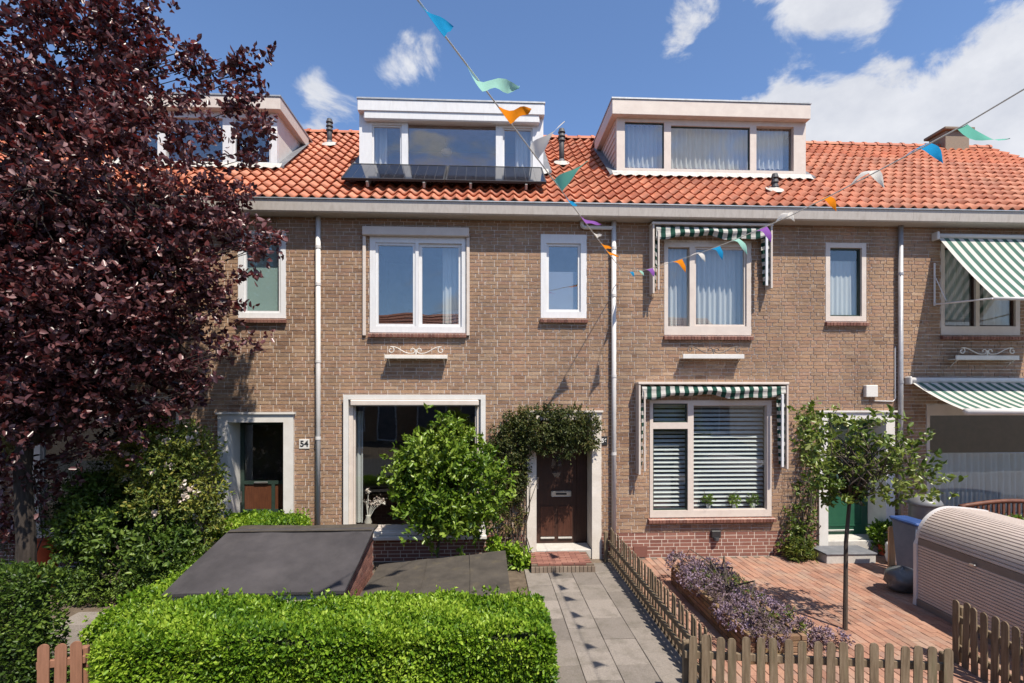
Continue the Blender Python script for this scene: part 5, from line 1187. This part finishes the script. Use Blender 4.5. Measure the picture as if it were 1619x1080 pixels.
# ================================================================== awnings let out on the right house
def awning(px_box, py_box, px_c, py_c, width, label, stripes, box_r, mats, hood=True, arm_from=None):
    X = ax(px_box, -.08); D_ = X / math.tan(math.atan((px_c - CX) / F) + YAW); Yf = D_ - DIST
    zb_ = az(px_box, py_box, -.08); zf = at(px_c, py_c, Yf).z; X1 = X + width
    t = thing('striped_awning', (X + width / 2, 0, zb_), label, 'awning', 'awnings let out over the windows')
    MB().tube([(X - .03, -.09, zb_ + .03), (X1 + .03, -.09, zb_ + .03)], box_r, 14).build('roller_box', M['white'], t, True)
    for x_ in (X - .05, X1 + .05): MB().bbox(x_ - .025, x_ + .025, -.16, -.009, zb_ - .05, zb_ + .10, .015).build('end_bracket', M['white'], t)
    fb = MB(); n = stripes; rows = 8
    for i in range(n):
        for j in range(rows):
            v = []
            for (ii, jj) in ((i, j), (i + 1, j), (i + 1, j + 1), (i, j + 1)):
                w_ = jj / rows; v.append((X + (X1 - X) * ii / n, -.09 + (Yf + .09) * w_, zb_ + (zf - zb_) * w_ - .04 * math.sin(math.pi * w_)))
            fb.add(v, [[0, 1, 2, 3]], i % 2)
    fb.build('fabric', mats, t, True)
    MB().tube([(X - .02, Yf, zf - .01), (X1 + .02, Yf, zf - .01)], .028 if hood else .055, 12).build('front_bar', M['white'], t, True)
    return t, X, X1, Yf, zf, zb_
t, X, X1, Yf, zf, zb_ = awning(1483, 376, 1573, 471, 2.15, 'green and white striped awning sloping out over the upstairs window at right', 23, .045, [M['fab_white'], M['fab_sage']])
pv_ = at(1478, 480, -.04)
for x_ in (X - .04, X1 + .04):
    MB().tube([(x_, -.05, pv_.z - .02), (x_, Yf, zf - .01)], .014, 8).build('arm', M['pvc'], t)
    MB().tube([(x_, -.05, pv_.z + .75), (x_, -.05, pv_.z - .04)], .016, 8).build('arm_rail', M['pvc'], t)
    MB().tube([(x_, -.06, pv_.z + .5), (x_, -.30, pv_.z + .0)], .008, 6).build('strut', M['pvc'], t)
t, X, X1, Yf, zf, zb_ = awning(1440, 604, 1528, 650, 3.1, 'green and white striped awning over the ground floor window and bench', 33, .055, [M['fab_white'], M['fab_sage']], False)
for x_ in (X + .35, X1 - .35): MB().tube([(x_, -.1, zb_ - .02), (x_ + .25, Yf * .5, (zb_ + zf) / 2 - .09), (x_, Yf, zf - .03)], .018, 8).build('arm', M['pvc'], t)

# ================================================================== flower shelves with scrollwork
def flower_shelf(px0, px1, py_t, py_b, label, m_bar, m_iron):
    Yf = -.20; r = rect(px0, py_t, px1, py_b, Yf); t = thing('flower_shelf', ((r[0] + r[1]) / 2, 0, r[2]), label, 'shelf', 'flower shelves under the windows')
    MB().bbox(r[0], r[1], Yf, Yf + .025, r[2], r[3], .004).build('front_board', m_bar, t)
    MB().bbox(r[0] + .01, r[1] - .01, Yf + .026, -.008, r[2] + .004, r[2] + .02, .003).build('shelf_board', m_bar, t)
    for x_ in (r[0] + .06, r[1] - .06): MB().tube([(x_, -.01, r[2] - .12), (x_, -.10, r[2] - .04), (x_, Yf + .03, r[2])], .007, 6).build('bracket', m_iron, t)
    L = r[1] - r[0]; cx_ = (r[0] + r[1]) / 2; z0 = r[3] + .005
    for sg in (-1, 1):
        pts_ = []
        for k in range(40):   # S scroll from the outer end to the middle
            u = k / 39
            if u < .3: a_ = math.pi * (2.6 - u / .3 * 2.1); rr_ = .018 + .045 * u / .3; pts_.append((cx_ + sg * (L * .40 + rr_ * math.cos(a_)), Yf + .012, z0 + .075 + rr_ * math.sin(a_)))
            elif u < .7:
                w_ = (u - .3) / .4; pts_.append((cx_ + sg * (L * .40 + .02 - w_ * (L * .40 - .05)), Yf + .012, z0 + .135 - .115 * w_ + .02 * math.sin(w_ * 6.28)))
            else:
                w_ = (u - .7) / .3; a_ = -math.pi / 2 + w_ * math.pi * 1.7; rr_ = .05 - .025 * w_; pts_.append((cx_ + sg * (.062 - rr_ * math.cos(a_) * 1.0), Yf + .012, z0 + .07 + rr_ * math.sin(a_)))
        MB().tube(pts_, .009, 6).build('scroll', m_iron, t)
    MB().bbox(cx_ - .012, cx_ + .012, Yf + .004, Yf + .02, z0, z0 + .09, .003).build('scroll_clip', m_iron, t)
flower_shelf(608, 707, 561, 567, 'flower shelf with white scrollwork under the middle upstairs window', M['scroll'], M['scroll'])
flower_shelf(1080, 1177, 560, 567, 'flower shelf with dark scrollwork between the two folded canopies', M['white'], M['scroll_dark'])
flower_shelf(1512, 1612, 562, 569, 'flower shelf with white scrollwork between the two awnings at right', M['scroll'], M['scroll'])

# ================================================================== bunting
def bunting(path, flags, label, r=.007):
    t = thing('bunting', path[0], label, 'bunting', 'strings of coloured pennants')
    MB().tube(path, r, 6).build('cord', M['cord'], t)
    for (c_, p0, p1, tip, curl) in flags:
        a, b, e = Vector(p0), Vector(p1), Vector(tip); mb = MB(); n = 8; m_ = 5; nrm = (b - a).cross(e - a).normalized()
        for j in range(n + 1):
            v = j / n
            for i in range(m_ + 1):
                u = i / m_; q_ = (a.lerp(b, u)).lerp(e, v)
                mb.v.append(tuple(q_ + nrm * curl * (math.sin(v * 3.4) + .35 * math.sin(v * 7 + u * 2)) * .05 + Vector((0, 0, 1)) * curl * .5 * math.sin(v * math.pi) * .06))
        for j in range(n):
            for i in range(m_):
                k = j * (m_ + 1) + i; mb.f.append([k, k + 1, k + m_ + 2, k + m_ + 1]); mb.m.append(0); mb.t.append(.5)
        mb.build('pennant', FLAG[c_], t, True)
    return t
# left string: straight from the downpipe up towards the street
A = at(985, 430, -.12); E = deep(650, -14, 3.4)
def on_left(px):
    """point of the left cord that the photograph shows at column px"""
    lo, hi = -0.2, 1.3
    for _ in range(40):
        m_ = (lo + hi) / 2; q_ = A.lerp(E, m_); dx = q_.x * math.cos(YAW) - (q_.y + DIST) * math.sin(YAW); zc_ = q_.x * math.sin(YAW) + (q_.y + DIST) * math.cos(YAW)
        if CX + F * dx / zc_ > px: lo = m_
        else: hi = m_
    return A.lerp(E, (lo + hi) / 2)
def depth(q_): return q_.x * math.sin(YAW) + (q_.y + DIST) * math.cos(YAW)
fl = []
for c_, a_, b_, tx_, ty_, cu in (('blue', 660, 703, 717, 42, .8), ('mint', 737, 764, 821, 138, 2.6), ('orange', 787, 806, 840, 172, 1.6), ('white', 838, 853, 893, 192, -1.6), ('teal', 876, 890, 930, 254, -1.0), ('blue', 893, 906, 913, 325, .6), ('purple', 917, 926, 951, 355, .8), ('white', 938, 944, 952, 371, .6), ('orange', 949, 957, 968, 392, .6), ('orange', 957, 964, 979, 406, .5)):
    p0, p1 = on_left(a_), on_left(b_); fl.append((c_, p0, p1, deep(tx_, ty_, depth((p0 + p1) / 2) + .05), cu))
bunting([A, A.lerp(E, .35) + Vector((0, 0, -.01)), A.lerp(E, .7), E, A.lerp(E, 2.2)], fl, 'string of pennants running from the downpipe up to the top of the picture')
# right string: sags from the downpipe out over the paving, roughly at right angles to the wall
def on_right(px, py):
    t_ = (px - CX) / F; X_ = 2.45; D_ = X_ / math.tan(math.atan(t_) + YAW); zc_ = X_ * math.sin(YAW) + D_ * math.cos(YAW); return Vector((X_, D_ - DIST, CAMH - (py - HY) / F * zc_))
RP = [(988, 432), (1020, 427), (1070, 412), (1110, 399), (1150, 384), (1200, 363), (1250, 341), (1300, 316), (1360, 285), (1440, 243), (1520, 200), (1619, 141), (1760, 55), (1950, -60)]
path = [on_right(*q_) for q_ in RP]; path[0] = A.copy(); path.append(path[-1] + Vector((.05, -2.5, .15))); path.append(path[-1] + Vector((.1, -4, .9)))
def ry(px):
    for (a_, b_), (c_, d_) in zip(RP, RP[1:]):
        if a_ <= px <= c_: return b_ + (d_ - b_) * (px - a_) / (c_ - a_)
fl = []
for c_, a_, b_, tx_, ty_, cu in (('blue', 990, 1000, 1002, 438, .5), ('mint', 1003, 1011, 1018, 436, .5), ('purple', 1018, 1031, 1034, 438, .5), ('orange', 1062, 1077, 1084, 431, .5), ('white', 1090, 1103, 1115, 414, .8), ('blue', 1120, 1136, 1142, 411, .6), ('mint', 1149, 1164, 1181, 402, .8), ('purple', 1190, 1210, 1219, 383, .6), ('white', 1226, 1244, 1256, 350, .9), ('orange', 1283, 1306, 1322, 334, .8), ('white', 1344, 1371, 1398, 297, 1.2), ('blue', 1427, 1464, 1491, 258, .8), ('teal', 1513, 1530, 1597, 219, -.5)):
    p0, p1 = on_right(a_, ry(a_)), on_right(b_, ry(b_)); fl.append((c_, p0, p1, deep(tx_, ty_, depth((p0 + p1) / 2)), cu))
bunting(path, fl, 'string of pennants running from the downpipe across the right roof', .0038)

# ================================================================== metal bicycle shed
q = ground(1445, 955); ang = R(-4.0)
bs = thing('roller_bicycle_shed', (q.x, q.y, 0), 'beige metal bicycle shed with rounded roller shutter roof', 'shed'); bs.rotation_euler = (0, 0, ang)
def kid(mb, nm, m_, parent=None, loc=(0, 0, 0), smooth=False):
    o = bpy.data.objects.new(nm, mb.mesh(nm, m_, smooth) if isinstance(mb, MB) else mb); C.objects.link(o); o.parent = parent or bs; o.location = loc; return o
LEN = 2.3; Wd = 1.05; H1 = .86; H2 = 1.36
prof = []          # across the shed, from the left foot up, over and down the right side
for k in range(20): prof.append((0.02, .10 + (H1 - .10) * k / 19))
na = 17
for k in range(1, na + 1):
    a_ = math.pi / 2 * k / na; prof.append((.02 + .46 * (1 - math.cos(a_)), H1 + (H2 - H1) * math.sin(a_)))
for k in range(1, 8): prof.append((.48 + .50 * k / 7, H2 - .05 * (k / 7) ** 1.5))
def slat_at(a, b):
    d_ = Vector((b[0] - a[0], b[1] - a[1])); nn = Vector((-d_.y, d_.x)).normalized() * .015; m1 = Vector(a) + d_ * .18 + nn; m2 = Vector(a) + d_ * .82 + nn
    pts_ = [a, tuple(m1), tuple(m2), b]; mb = MB()
    for i in range(3): mb.add([(pts_[i][0], -.06, pts_[i][1]), (pts_[i][0], -LEN, pts_[i][1]), (pts_[i + 1][0], -LEN, pts_[i + 1][1]), (pts_[i + 1][0], -.06, pts_[i + 1][1])], [[0, 1, 2, 3]])
    return mb
for k in range(len(prof) - 1):
    if k in (19, 20): continue
    kid(slat_at(prof[k], prof[k + 1]), 'slat', M['shed'])
# dark band with handle between shutter and roof
b0, b1 = prof[19], prof[21]
kid(MB().add([(b0[0] - .012, -.06, b0[1] - .03), (b0[0] - .012, -LEN, b0[1] - .03), (b1[0] - .012, -LEN, b1[1]), (b1[0] - .012, -.06, b1[1]), (b0[0] + .02, -.06, b0[1] - .03), (b0[0] + .02, -LEN, b0[1] - .03), (b1[0] + .02, -LEN, b1[1]), (b1[0] + .02, -.06, b1[1])], [[0, 1, 2, 3], [0, 4, 5, 1], [3, 2, 6, 7], [0, 3, 7, 4]]), 'shutter_band', M['shed_band'])
kid(MB().bbox(-.035, -.005, -1.02, -.94, H1 - .005, H1 + .02, .006), 'handle', M['steel'])
kid(MB().bbox(-.01, .03, -LEN, -.05, 0, .10, .005), 'base_rail', M['shed_band'])
for yy in (0, -LEN - .06):
    fr = MB(); ex = [(-.02, 0)] + [(x_ - .03 if i < 20 else x_, z_ + (.0 if i < 20 else .025)) for i, (x_, z_) in enumerate(prof)] + [(1.0, 0)]; n = len(ex)
    fr.add([(x_, yy, z_) for x_, z_ in ex] + [(x_, yy - .06, z_) for x_, z_ in ex], [list(range(n)), [n + i for i in range(n)][::-1]] + [[i, n + i, n + i + 1, i + 1] for i in range(n - 1)])
    kid(fr, 'end_frame', M['shed_trim'])
kid(MB().box(.985, 1.0, -LEN, -.06, 0, H2 - .055), 'back_panel', M['shed'])

# ================================================================== things beside the shed
q = at(1462, 830, -.75)
t = thing('rain_barrel', (q.x, -.75, 0), 'grey plastic rain barrel with domed lid against the wall', 'barrel'); zt = az(1462, 783, -.75)
MB().lathe(q.x, -.75, [(.18, 0), (.22, .3), (.235, .7), (.225, zt - .18), (.235, zt - .16)], 22).build('barrel_body', M['barrel'], t, True)
MB().lathe(q.x, -.75, [(.25, zt - .16), (.255, zt - .13), (.23, zt - .08), (.15, zt - .02), (.05, zt + .01)], 22).build('lid', M['barrel'], t, True)
MB().tube([(q.x - .05, -.95, zt - .5), (q.x - .05, -1.03, zt - .5), (q.x - .05, -1.04, zt - .55)], .014, 8).build('tap', M['black'], t)
MB().tube([(q.x + .1, -.9, zt - .02), (q.x - .02, -1.05, zt - .45)], .012, 8).build('stick', M['wood_new'], t)
q = at(1440, 850, -1.25); zt = az(1440, 820, -1.25)
t = thing('wheeled_bin', (q.x, -1.25, 0), 'blue-lidded wheeled bin between the shed and the wall', 'bin')
MB().add([(q.x - .10, -1.42, .03), (q.x + .10, -1.42, .03), (q.x + .10, -1.1, .03), (q.x - .10, -1.1, .03), (q.x - .13, -1.5, zt - .07), (q.x + .13, -1.5, zt - .07), (q.x + .13, -1.02, zt - .07), (q.x - .13, -1.02, zt - .07)], [[0, 3, 2, 1], [4, 5, 6, 7], [0, 1, 5, 4], [1, 2, 6, 5], [2, 3, 7, 6], [3, 0, 4, 7]]).build('bin_body', M['bluegrey'], t)
MB().bbox(q.x - .155, q.x + .155, -1.53, -.99, zt - .069, zt - .01, .02).build('lid', M['blue'], t)
MB().tube([(q.x - .13, -.98, zt - .03), (q.x + .13, -.98, zt - .03)], .018, 8).build('handle', M['blue'], t)
for s_ in (-.10, .10): MB().tube([(q.x + s_ - .02, -1.05, .07), (q.x + s_ + .02, -1.05, .07)], .07, 14).build('wheel', M['black'], t)
def bag(name, px, py, r3, m_, label):
    g_ = ground(px, py); mb = MB(); n, k = 20, 12; ph = random.random() * 6
    for j in range(k + 1):
        th = math.pi * j / k
        for i in range(n):
            a_ = 2 * math.pi * i / n; w_ = 1 + .13 * math.sin(3 * a_ + ph + j * .7) + .10 * math.sin(7 * a_ + j * 1.3) * math.sin(th) + .07 * math.sin(5 * j + a_ * 2)
            f = math.sin(th) ** .7 * (1 if j > 3 else .62 + .12 * j)
            mb.v.append((g_.x + r3[0] * f * math.cos(a_) * w_, g_.y + r3[1] * f * math.sin(a_) * w_, max(.004, r3[2] * (1 + math.cos(th)) / 2 * (1 + .05 * math.sin(4 * a_)))))
    for j in range(k):
        for i in range(n): mb.f.append([j * n + i, (j + 1) * n + i, (j + 1) * n + (i + 1) % n, j * n + (i + 1) % n]); mb.m.append(0); mb.t.append(.5)
    t = tag(mb.build(name, m_, None, True), label, 'bag'); return t
bag('garbage_bag', 1428, 935, (.24, .22, .36), M['bag'], 'dark grey plastic bag slumped on the paving beside the metal shed')
bag('plastic_bag', 1415, 893, (.15, .14, .42), M['bag_white'], 'white plastic bag standing behind the dark grey bag')
for k, (px, lab) in enumerate(((1410, 'left'), (1424, 'right'))):
    g_ = at(px, 870, -.9); z1 = az(px, 832 + 3 * k, -.9); m_ = MB(); w_ = .055
    pr = [(-w_, 0), (w_, 0), (w_, z1 - .04)] + [(w_ * math.cos(a_), z1 - .04 + .04 * math.sin(a_)) for a_ in (math.pi * i / 6 for i in range(1, 6))] + [(-w_, z1 - .04)]; n = len(pr)
    o = m_.add([(g_.x + x_, -.9 - .01, z_) for x_, z_ in pr] + [(g_.x + x_, -.88, z_) for x_, z_ in pr], [list(range(n)), [n + i for i in range(n)][::-1]] + [[i, n + i, n + (i + 1) % n, (i + 1) % n] for i in range(n)]).build('loose_picket', M['wood_new'])
    tag(o, lab + ' one of two pale round-topped boards beside the blue bin', 'board', 'pale boards')
# bench under the right window
X0, X1_ = ax(1520, -.55), ax(1520, -.55) + 1.9; zt = az(1570, 792, -.55); t = thing('garden_bench', ((X0 + X1_) / 2, -.7, 0), 'dark brown slatted wooden bench under the right window', 'bench')
rail = [(X0 + (X1_ - X0) * k / 12, -.52, zt - .10 + .09 * math.sin(math.pi * k / 12)) for k in range(13)]
MB().tube(rail, .038, 8).build('top_rail', M['wood_bench'], t, True); MB().bbox(X0, X1_, -.55, -.50, .50, .56, .008).build('lower_rail', M['wood_bench'], t)
me_ = MB().bbox(-.022, .022, -.012, .012, 0, 1, .004).mesh('back_slat', M['wood_bench'])
for k in range(20):
    u = (k + .5) / 20; o = link('back_slat', me_, None, (X0 + (X1_ - X0) * u, -.525, .55)); o.scale = (1, 1, zt - .11 + .09 * math.sin(math.pi * u) - .55); adopt(o, t)
for k in range(5): MB().bbox(X0, X1_, -1.02 + k * .095, -.94 + k * .095, .42, .45, .006).build('seat_slat', M['wood_bench'], t)
for x_ in (X0 + .04, X1_ - .04):
    MB().bbox(x_ - .035, x_ + .035, -.56, -.49, 0, zt - .08, .006).build('leg', M['wood_bench'], t); MB().bbox(x_ - .035, x_ + .035, -1.03, -.97, 0, .64, .006).build('leg', M['wood_bench'], t); MB().bbox(x_ - .03, x_ + .03, -1.03, -.5, .642, .675, .006).build('arm_rest', M['wood_bench'], t)
q = at(1600, 830, -1.35); shrub('geranium', (q.x, -1.35, 0), [((q.x, -1.35, q.z), (.28, .2, .12))], 90, 8, .08, .05, L_BUSH, 'pot of red and pink flowers in front of the bench', 'plant', flowers=(L_RED, 40, .035), stems=5)
MB().lathe(q.x, -1.35, [(.15, 0), (.2, q.z - .1), (.21, q.z - .1), (.19, q.z - .12)], 18).build('plant_pot', M['terracotta'], bpy.data.objects['geranium'])
# orange-red ribbed tub in the left garden
q = deep(66, 868, 7.9); mb = MB().lathe(q.x, q.y, [(.16, 0)] + [(.17 + .04 * k / 12 + (.008 if k % 2 else 0), .05 + (q.z + .08) * k / 12) for k in range(13)], 20); o = mb.build('ribbed_tub', M['terracotta'], None, True); tag(o, 'orange-red ribbed tub in the shade behind the tree trunk', 'tub')
# plants on the sill inside the window with blinds
for k, (px, w_, lab) in enumerate(((1120, .10, 'leftmost'), (1161, .09, 'middle'), (1190, .11, 'rightmost'))):
    q = at(px, 803, .10); t = shrub('sill_plant', (q.x, .10, q.z), [((q.x, .10, q.z + .15), (w_, .04, .09))], 40, 7, .04, .035, L_HEDGE, lab + ' of three small plants on the sill behind the large cream window', 'plant', group='plants on the window sill', stems=3, stem_r=.004)
    MB().lathe(q.x, .10, [(.035, q.z), (.05, q.z + .08), (.045, q.z + .08)], 12, sy=.6).build('plant_pot', M['pvc'], t)
# dried flowers inside the large window
q = at(582, 832, .28); t = thing('dried_flowers', (q.x, .28, q.z), 'vase of pink dried flowers behind the left edge of the large window', 'flowers'); mb = MB(); hd = []
for k in range(7):
    e = Vector((q.x + random.uniform(-.08, .28), .28 + random.uniform(-.05, .08), q.z + random.uniform(.35, .72))); mb.tube([(q.x, .28, q.z + .1), (q.x + (e.x - q.x) * .4, .28, q.z + .3), e], .006, 5); hd.append(e)
mb.build('stems', M['scroll'], t); hp = np.repeat(np.array(hd), 14, 0) + rng.normal(size=(98, 3)) * .03
link('flower_heads', leaf_mesh('flower_heads', L_PINK, hp, rng.normal(size=(98, 3)), .05, .6), t); MB().lathe(q.x, .28, [(.04, q.z), (.07, q.z + .08), (.035, q.z + .18), (.045, q.z + .2)], 14).build('vase', M['concrete'], t, True)
# lamp hanging in the white dormer room
q = at(706, 240, YD + .9); t = thing('pendant_lamp', (q.x, q.y, q.z), 'round pale pendant lamp inside the white dormer', 'lamp'); MB().lathe(q.x, q.y, [(.02, q.z + .07), (.09, q.z + .045), (.12, q.z), (.09, q.z - .05), (.02, q.z - .07)][::-1], 16).build('shade', M['white'], t, True); MB().tube([(q.x, q.y, q.z + .07), (q.x, q.y, q.z + .4)], .006, 6).build('flex', M['white'], t)

# ================================================================== across the street (seen as reflections in the windows)
YO = -25.0
for k in range(6):
    x0 = -16 + k * 5.4; x1 = x0 + 5.4; t = thing('row_house', ((x0 + x1) / 2, YO, 0), 'row house across the street, seen only as a reflection in the window panes', 'house', 'houses across the street')
    hs = [(x0 + .6, x0 + 2.6, .7, 2.6), (x0 + 3.4, x0 + 4.6, -1, 2.4), (x0 + .8, x0 + 2.5, 3.6, 5.2), (x0 + 3.5, x0 + 4.4, 3.8, 5.2)]
    slab_holes(MB(), x0, x1, 0, 5.8, YO - .1, YO, hs).build('wall', M['brick_attr'], t)
    for h_ in hs:
        z0 = max(h_[2], 0.1); f = MB().ring(h_[0], h_[1], z0, h_[3], .09, YO - .06, YO + .01).build('window', M['pvc'], t); MB().box(h_[0] + .09, h_[1] - .09, YO - .04, YO - .03, z0 + .09, h_[3] - .09).build('pane', M['lead'], f)
    rf = MB()
    for j in range(14):
        ya, yb_ = YO + .35 - j * .29, YO + .35 - (j + 1) * .29; za, zb2 = 5.85 + j * .22, 5.85 + (j + 1) * .22
        rf.add([(x0, ya, za + .05), (x1, ya, za + .05), (x1, yb_, zb2 + .0), (x0, yb_, zb2 + .0), (x0, ya, za), (x1, ya, za)], [[0, 3, 2, 1][::-1], [4, 5, 1, 0][::-1]], 0, random.random())
    yr = YO + .35 - 14 * .29; rf.add([(x0, yr, 8.93), (x1, yr, 8.93), (x1, yr - 4, 5.8), (x0, yr - 4, 5.8)], [[0, 1, 2, 3]]); rf.build('roof', M['tile_attr'], t)
    MB().box(x0, x1, YO, YO + .4, 5.65, 5.85).build('gutter', M['gutter'], t)
for (x_, y_, h_) in ((-7.0, -18.5, 7.5), (6.5, -19, 7.0)):
    t = thing('street_tree', (x_, y_, 0), 'green street tree across the road, seen only as a reflection', 'tree', 'trees across the street')
    p, d = blob_twigs([((x_, y_, h_ * .66), (2.1, 1.9, 2.0)), ((x_ + .9, y_, h_ * .55), (1.4, 1.3, 1.2)), ((x_ - .8, y_ + .3, h_ * .8), (1.3, 1.2, 1.2))], 900, .5); lp_, ld = twig_leaves(p, d, 7, .3, .2)
    link('crown', leaf_mesh('crown', L_DARK, lp_, ld, .16, .6, None), t); limbs(MB().tube([(x_, y_, 0), (x_, y_, h_ * .5)], [.16, .1], 10), (x_, y_, h_ * .42), [(q_, .02) for q_ in p[:14]], .06).build('trunk', M['bark'], t)
def car(x, y, L, m_body, label):
    t = thing('parked_car', (x, y, 0), label, 'car', 'cars parked along the street'); W_ = 1.7
    low = [(0, .35), (.02, .62), (.25, .80), (1.0, .92), (1.05, .93), (L - .6, .95), (L - .05, .88), (L, .55), (L - .03, .3), (.05, .25)]
    cab = [(.95, .90), (1.7, 1.38), (2.1, 1.46), (L - 1.3, 1.44), (L - .45, .93)]
    def ext(pr, w0, w1, nm, m_, zt):
        n = len(pr); mb = MB()
        def hw(z): return w0 + (w1 - w0) * max(0, (z - .9) / (zt - .9)) if zt > 1 else w0
        mb.add([(x + u - L / 2, y - hw(z), z) for u, z in pr] + [(x + u - L / 2, y + hw(z), z) for u, z in pr], [list(range(n)), [n + i for i in range(n)][::-1]] + [[i, n + i, n + (i + 1) % n, (i + 1) % n] for i in range(n)]); return mb.build(nm, m_, t)
    ext(low, W_ / 2, W_ / 2, 'body', m_body, .5); ext(cab, W_ / 2 - .06, W_ / 2 - .26, 'cabin_glass', M['car_glass'], 1.46)
    rf_ = MB(); rf_.bbox(x + 1.75 - L / 2, x + L - 1.3 - L / 2, y - W_ / 2 + .24, y + W_ / 2 - .24, 1.43, 1.49, .02).build('car_roof', m_body, t)
    for u in (.75, L - .8):
        for s_ in (-1, 1): w_ = MB().tube([(x + u - L / 2, y + s_ * (W_ / 2 - .19), .31), (x + u - L / 2, y + s_ * (W_ / 2 + .01), .31)], .31, 18).build('wheel', M['black'], t); MB().tube([(x + u - L / 2, y + s_ * (W_ / 2), .31), (x + u - L / 2, y + s_ * (W_ / 2 + .018), .31)], .19, 16).build('rim', M['steel'], w_)
M['car_glass'] = pmat('car_glass', [(0.02, 0.022, 0.025)], rough=.05, spec=.8, grain=0)
M['car_blue'] = pmat('blue_car_paint', [(0.02, 0.07, 0.22)], rough=.25, spec=.6, coat=.5, grain=0)
M['car_silver'] = pmat('silver_car_paint', [(0.42, 0.41, 0.40)], rough=.28, metal=.5, coat=.5, grain=0)
car(1.2, -11.0, 4.1, M['car_blue'], 'blue car parked on the street, seen only as a reflection in the window panes')
car(8.6, -11.0, 4.2, M['car_silver'], 'silver car parked on the street, seen only as a reflection in the window panes')
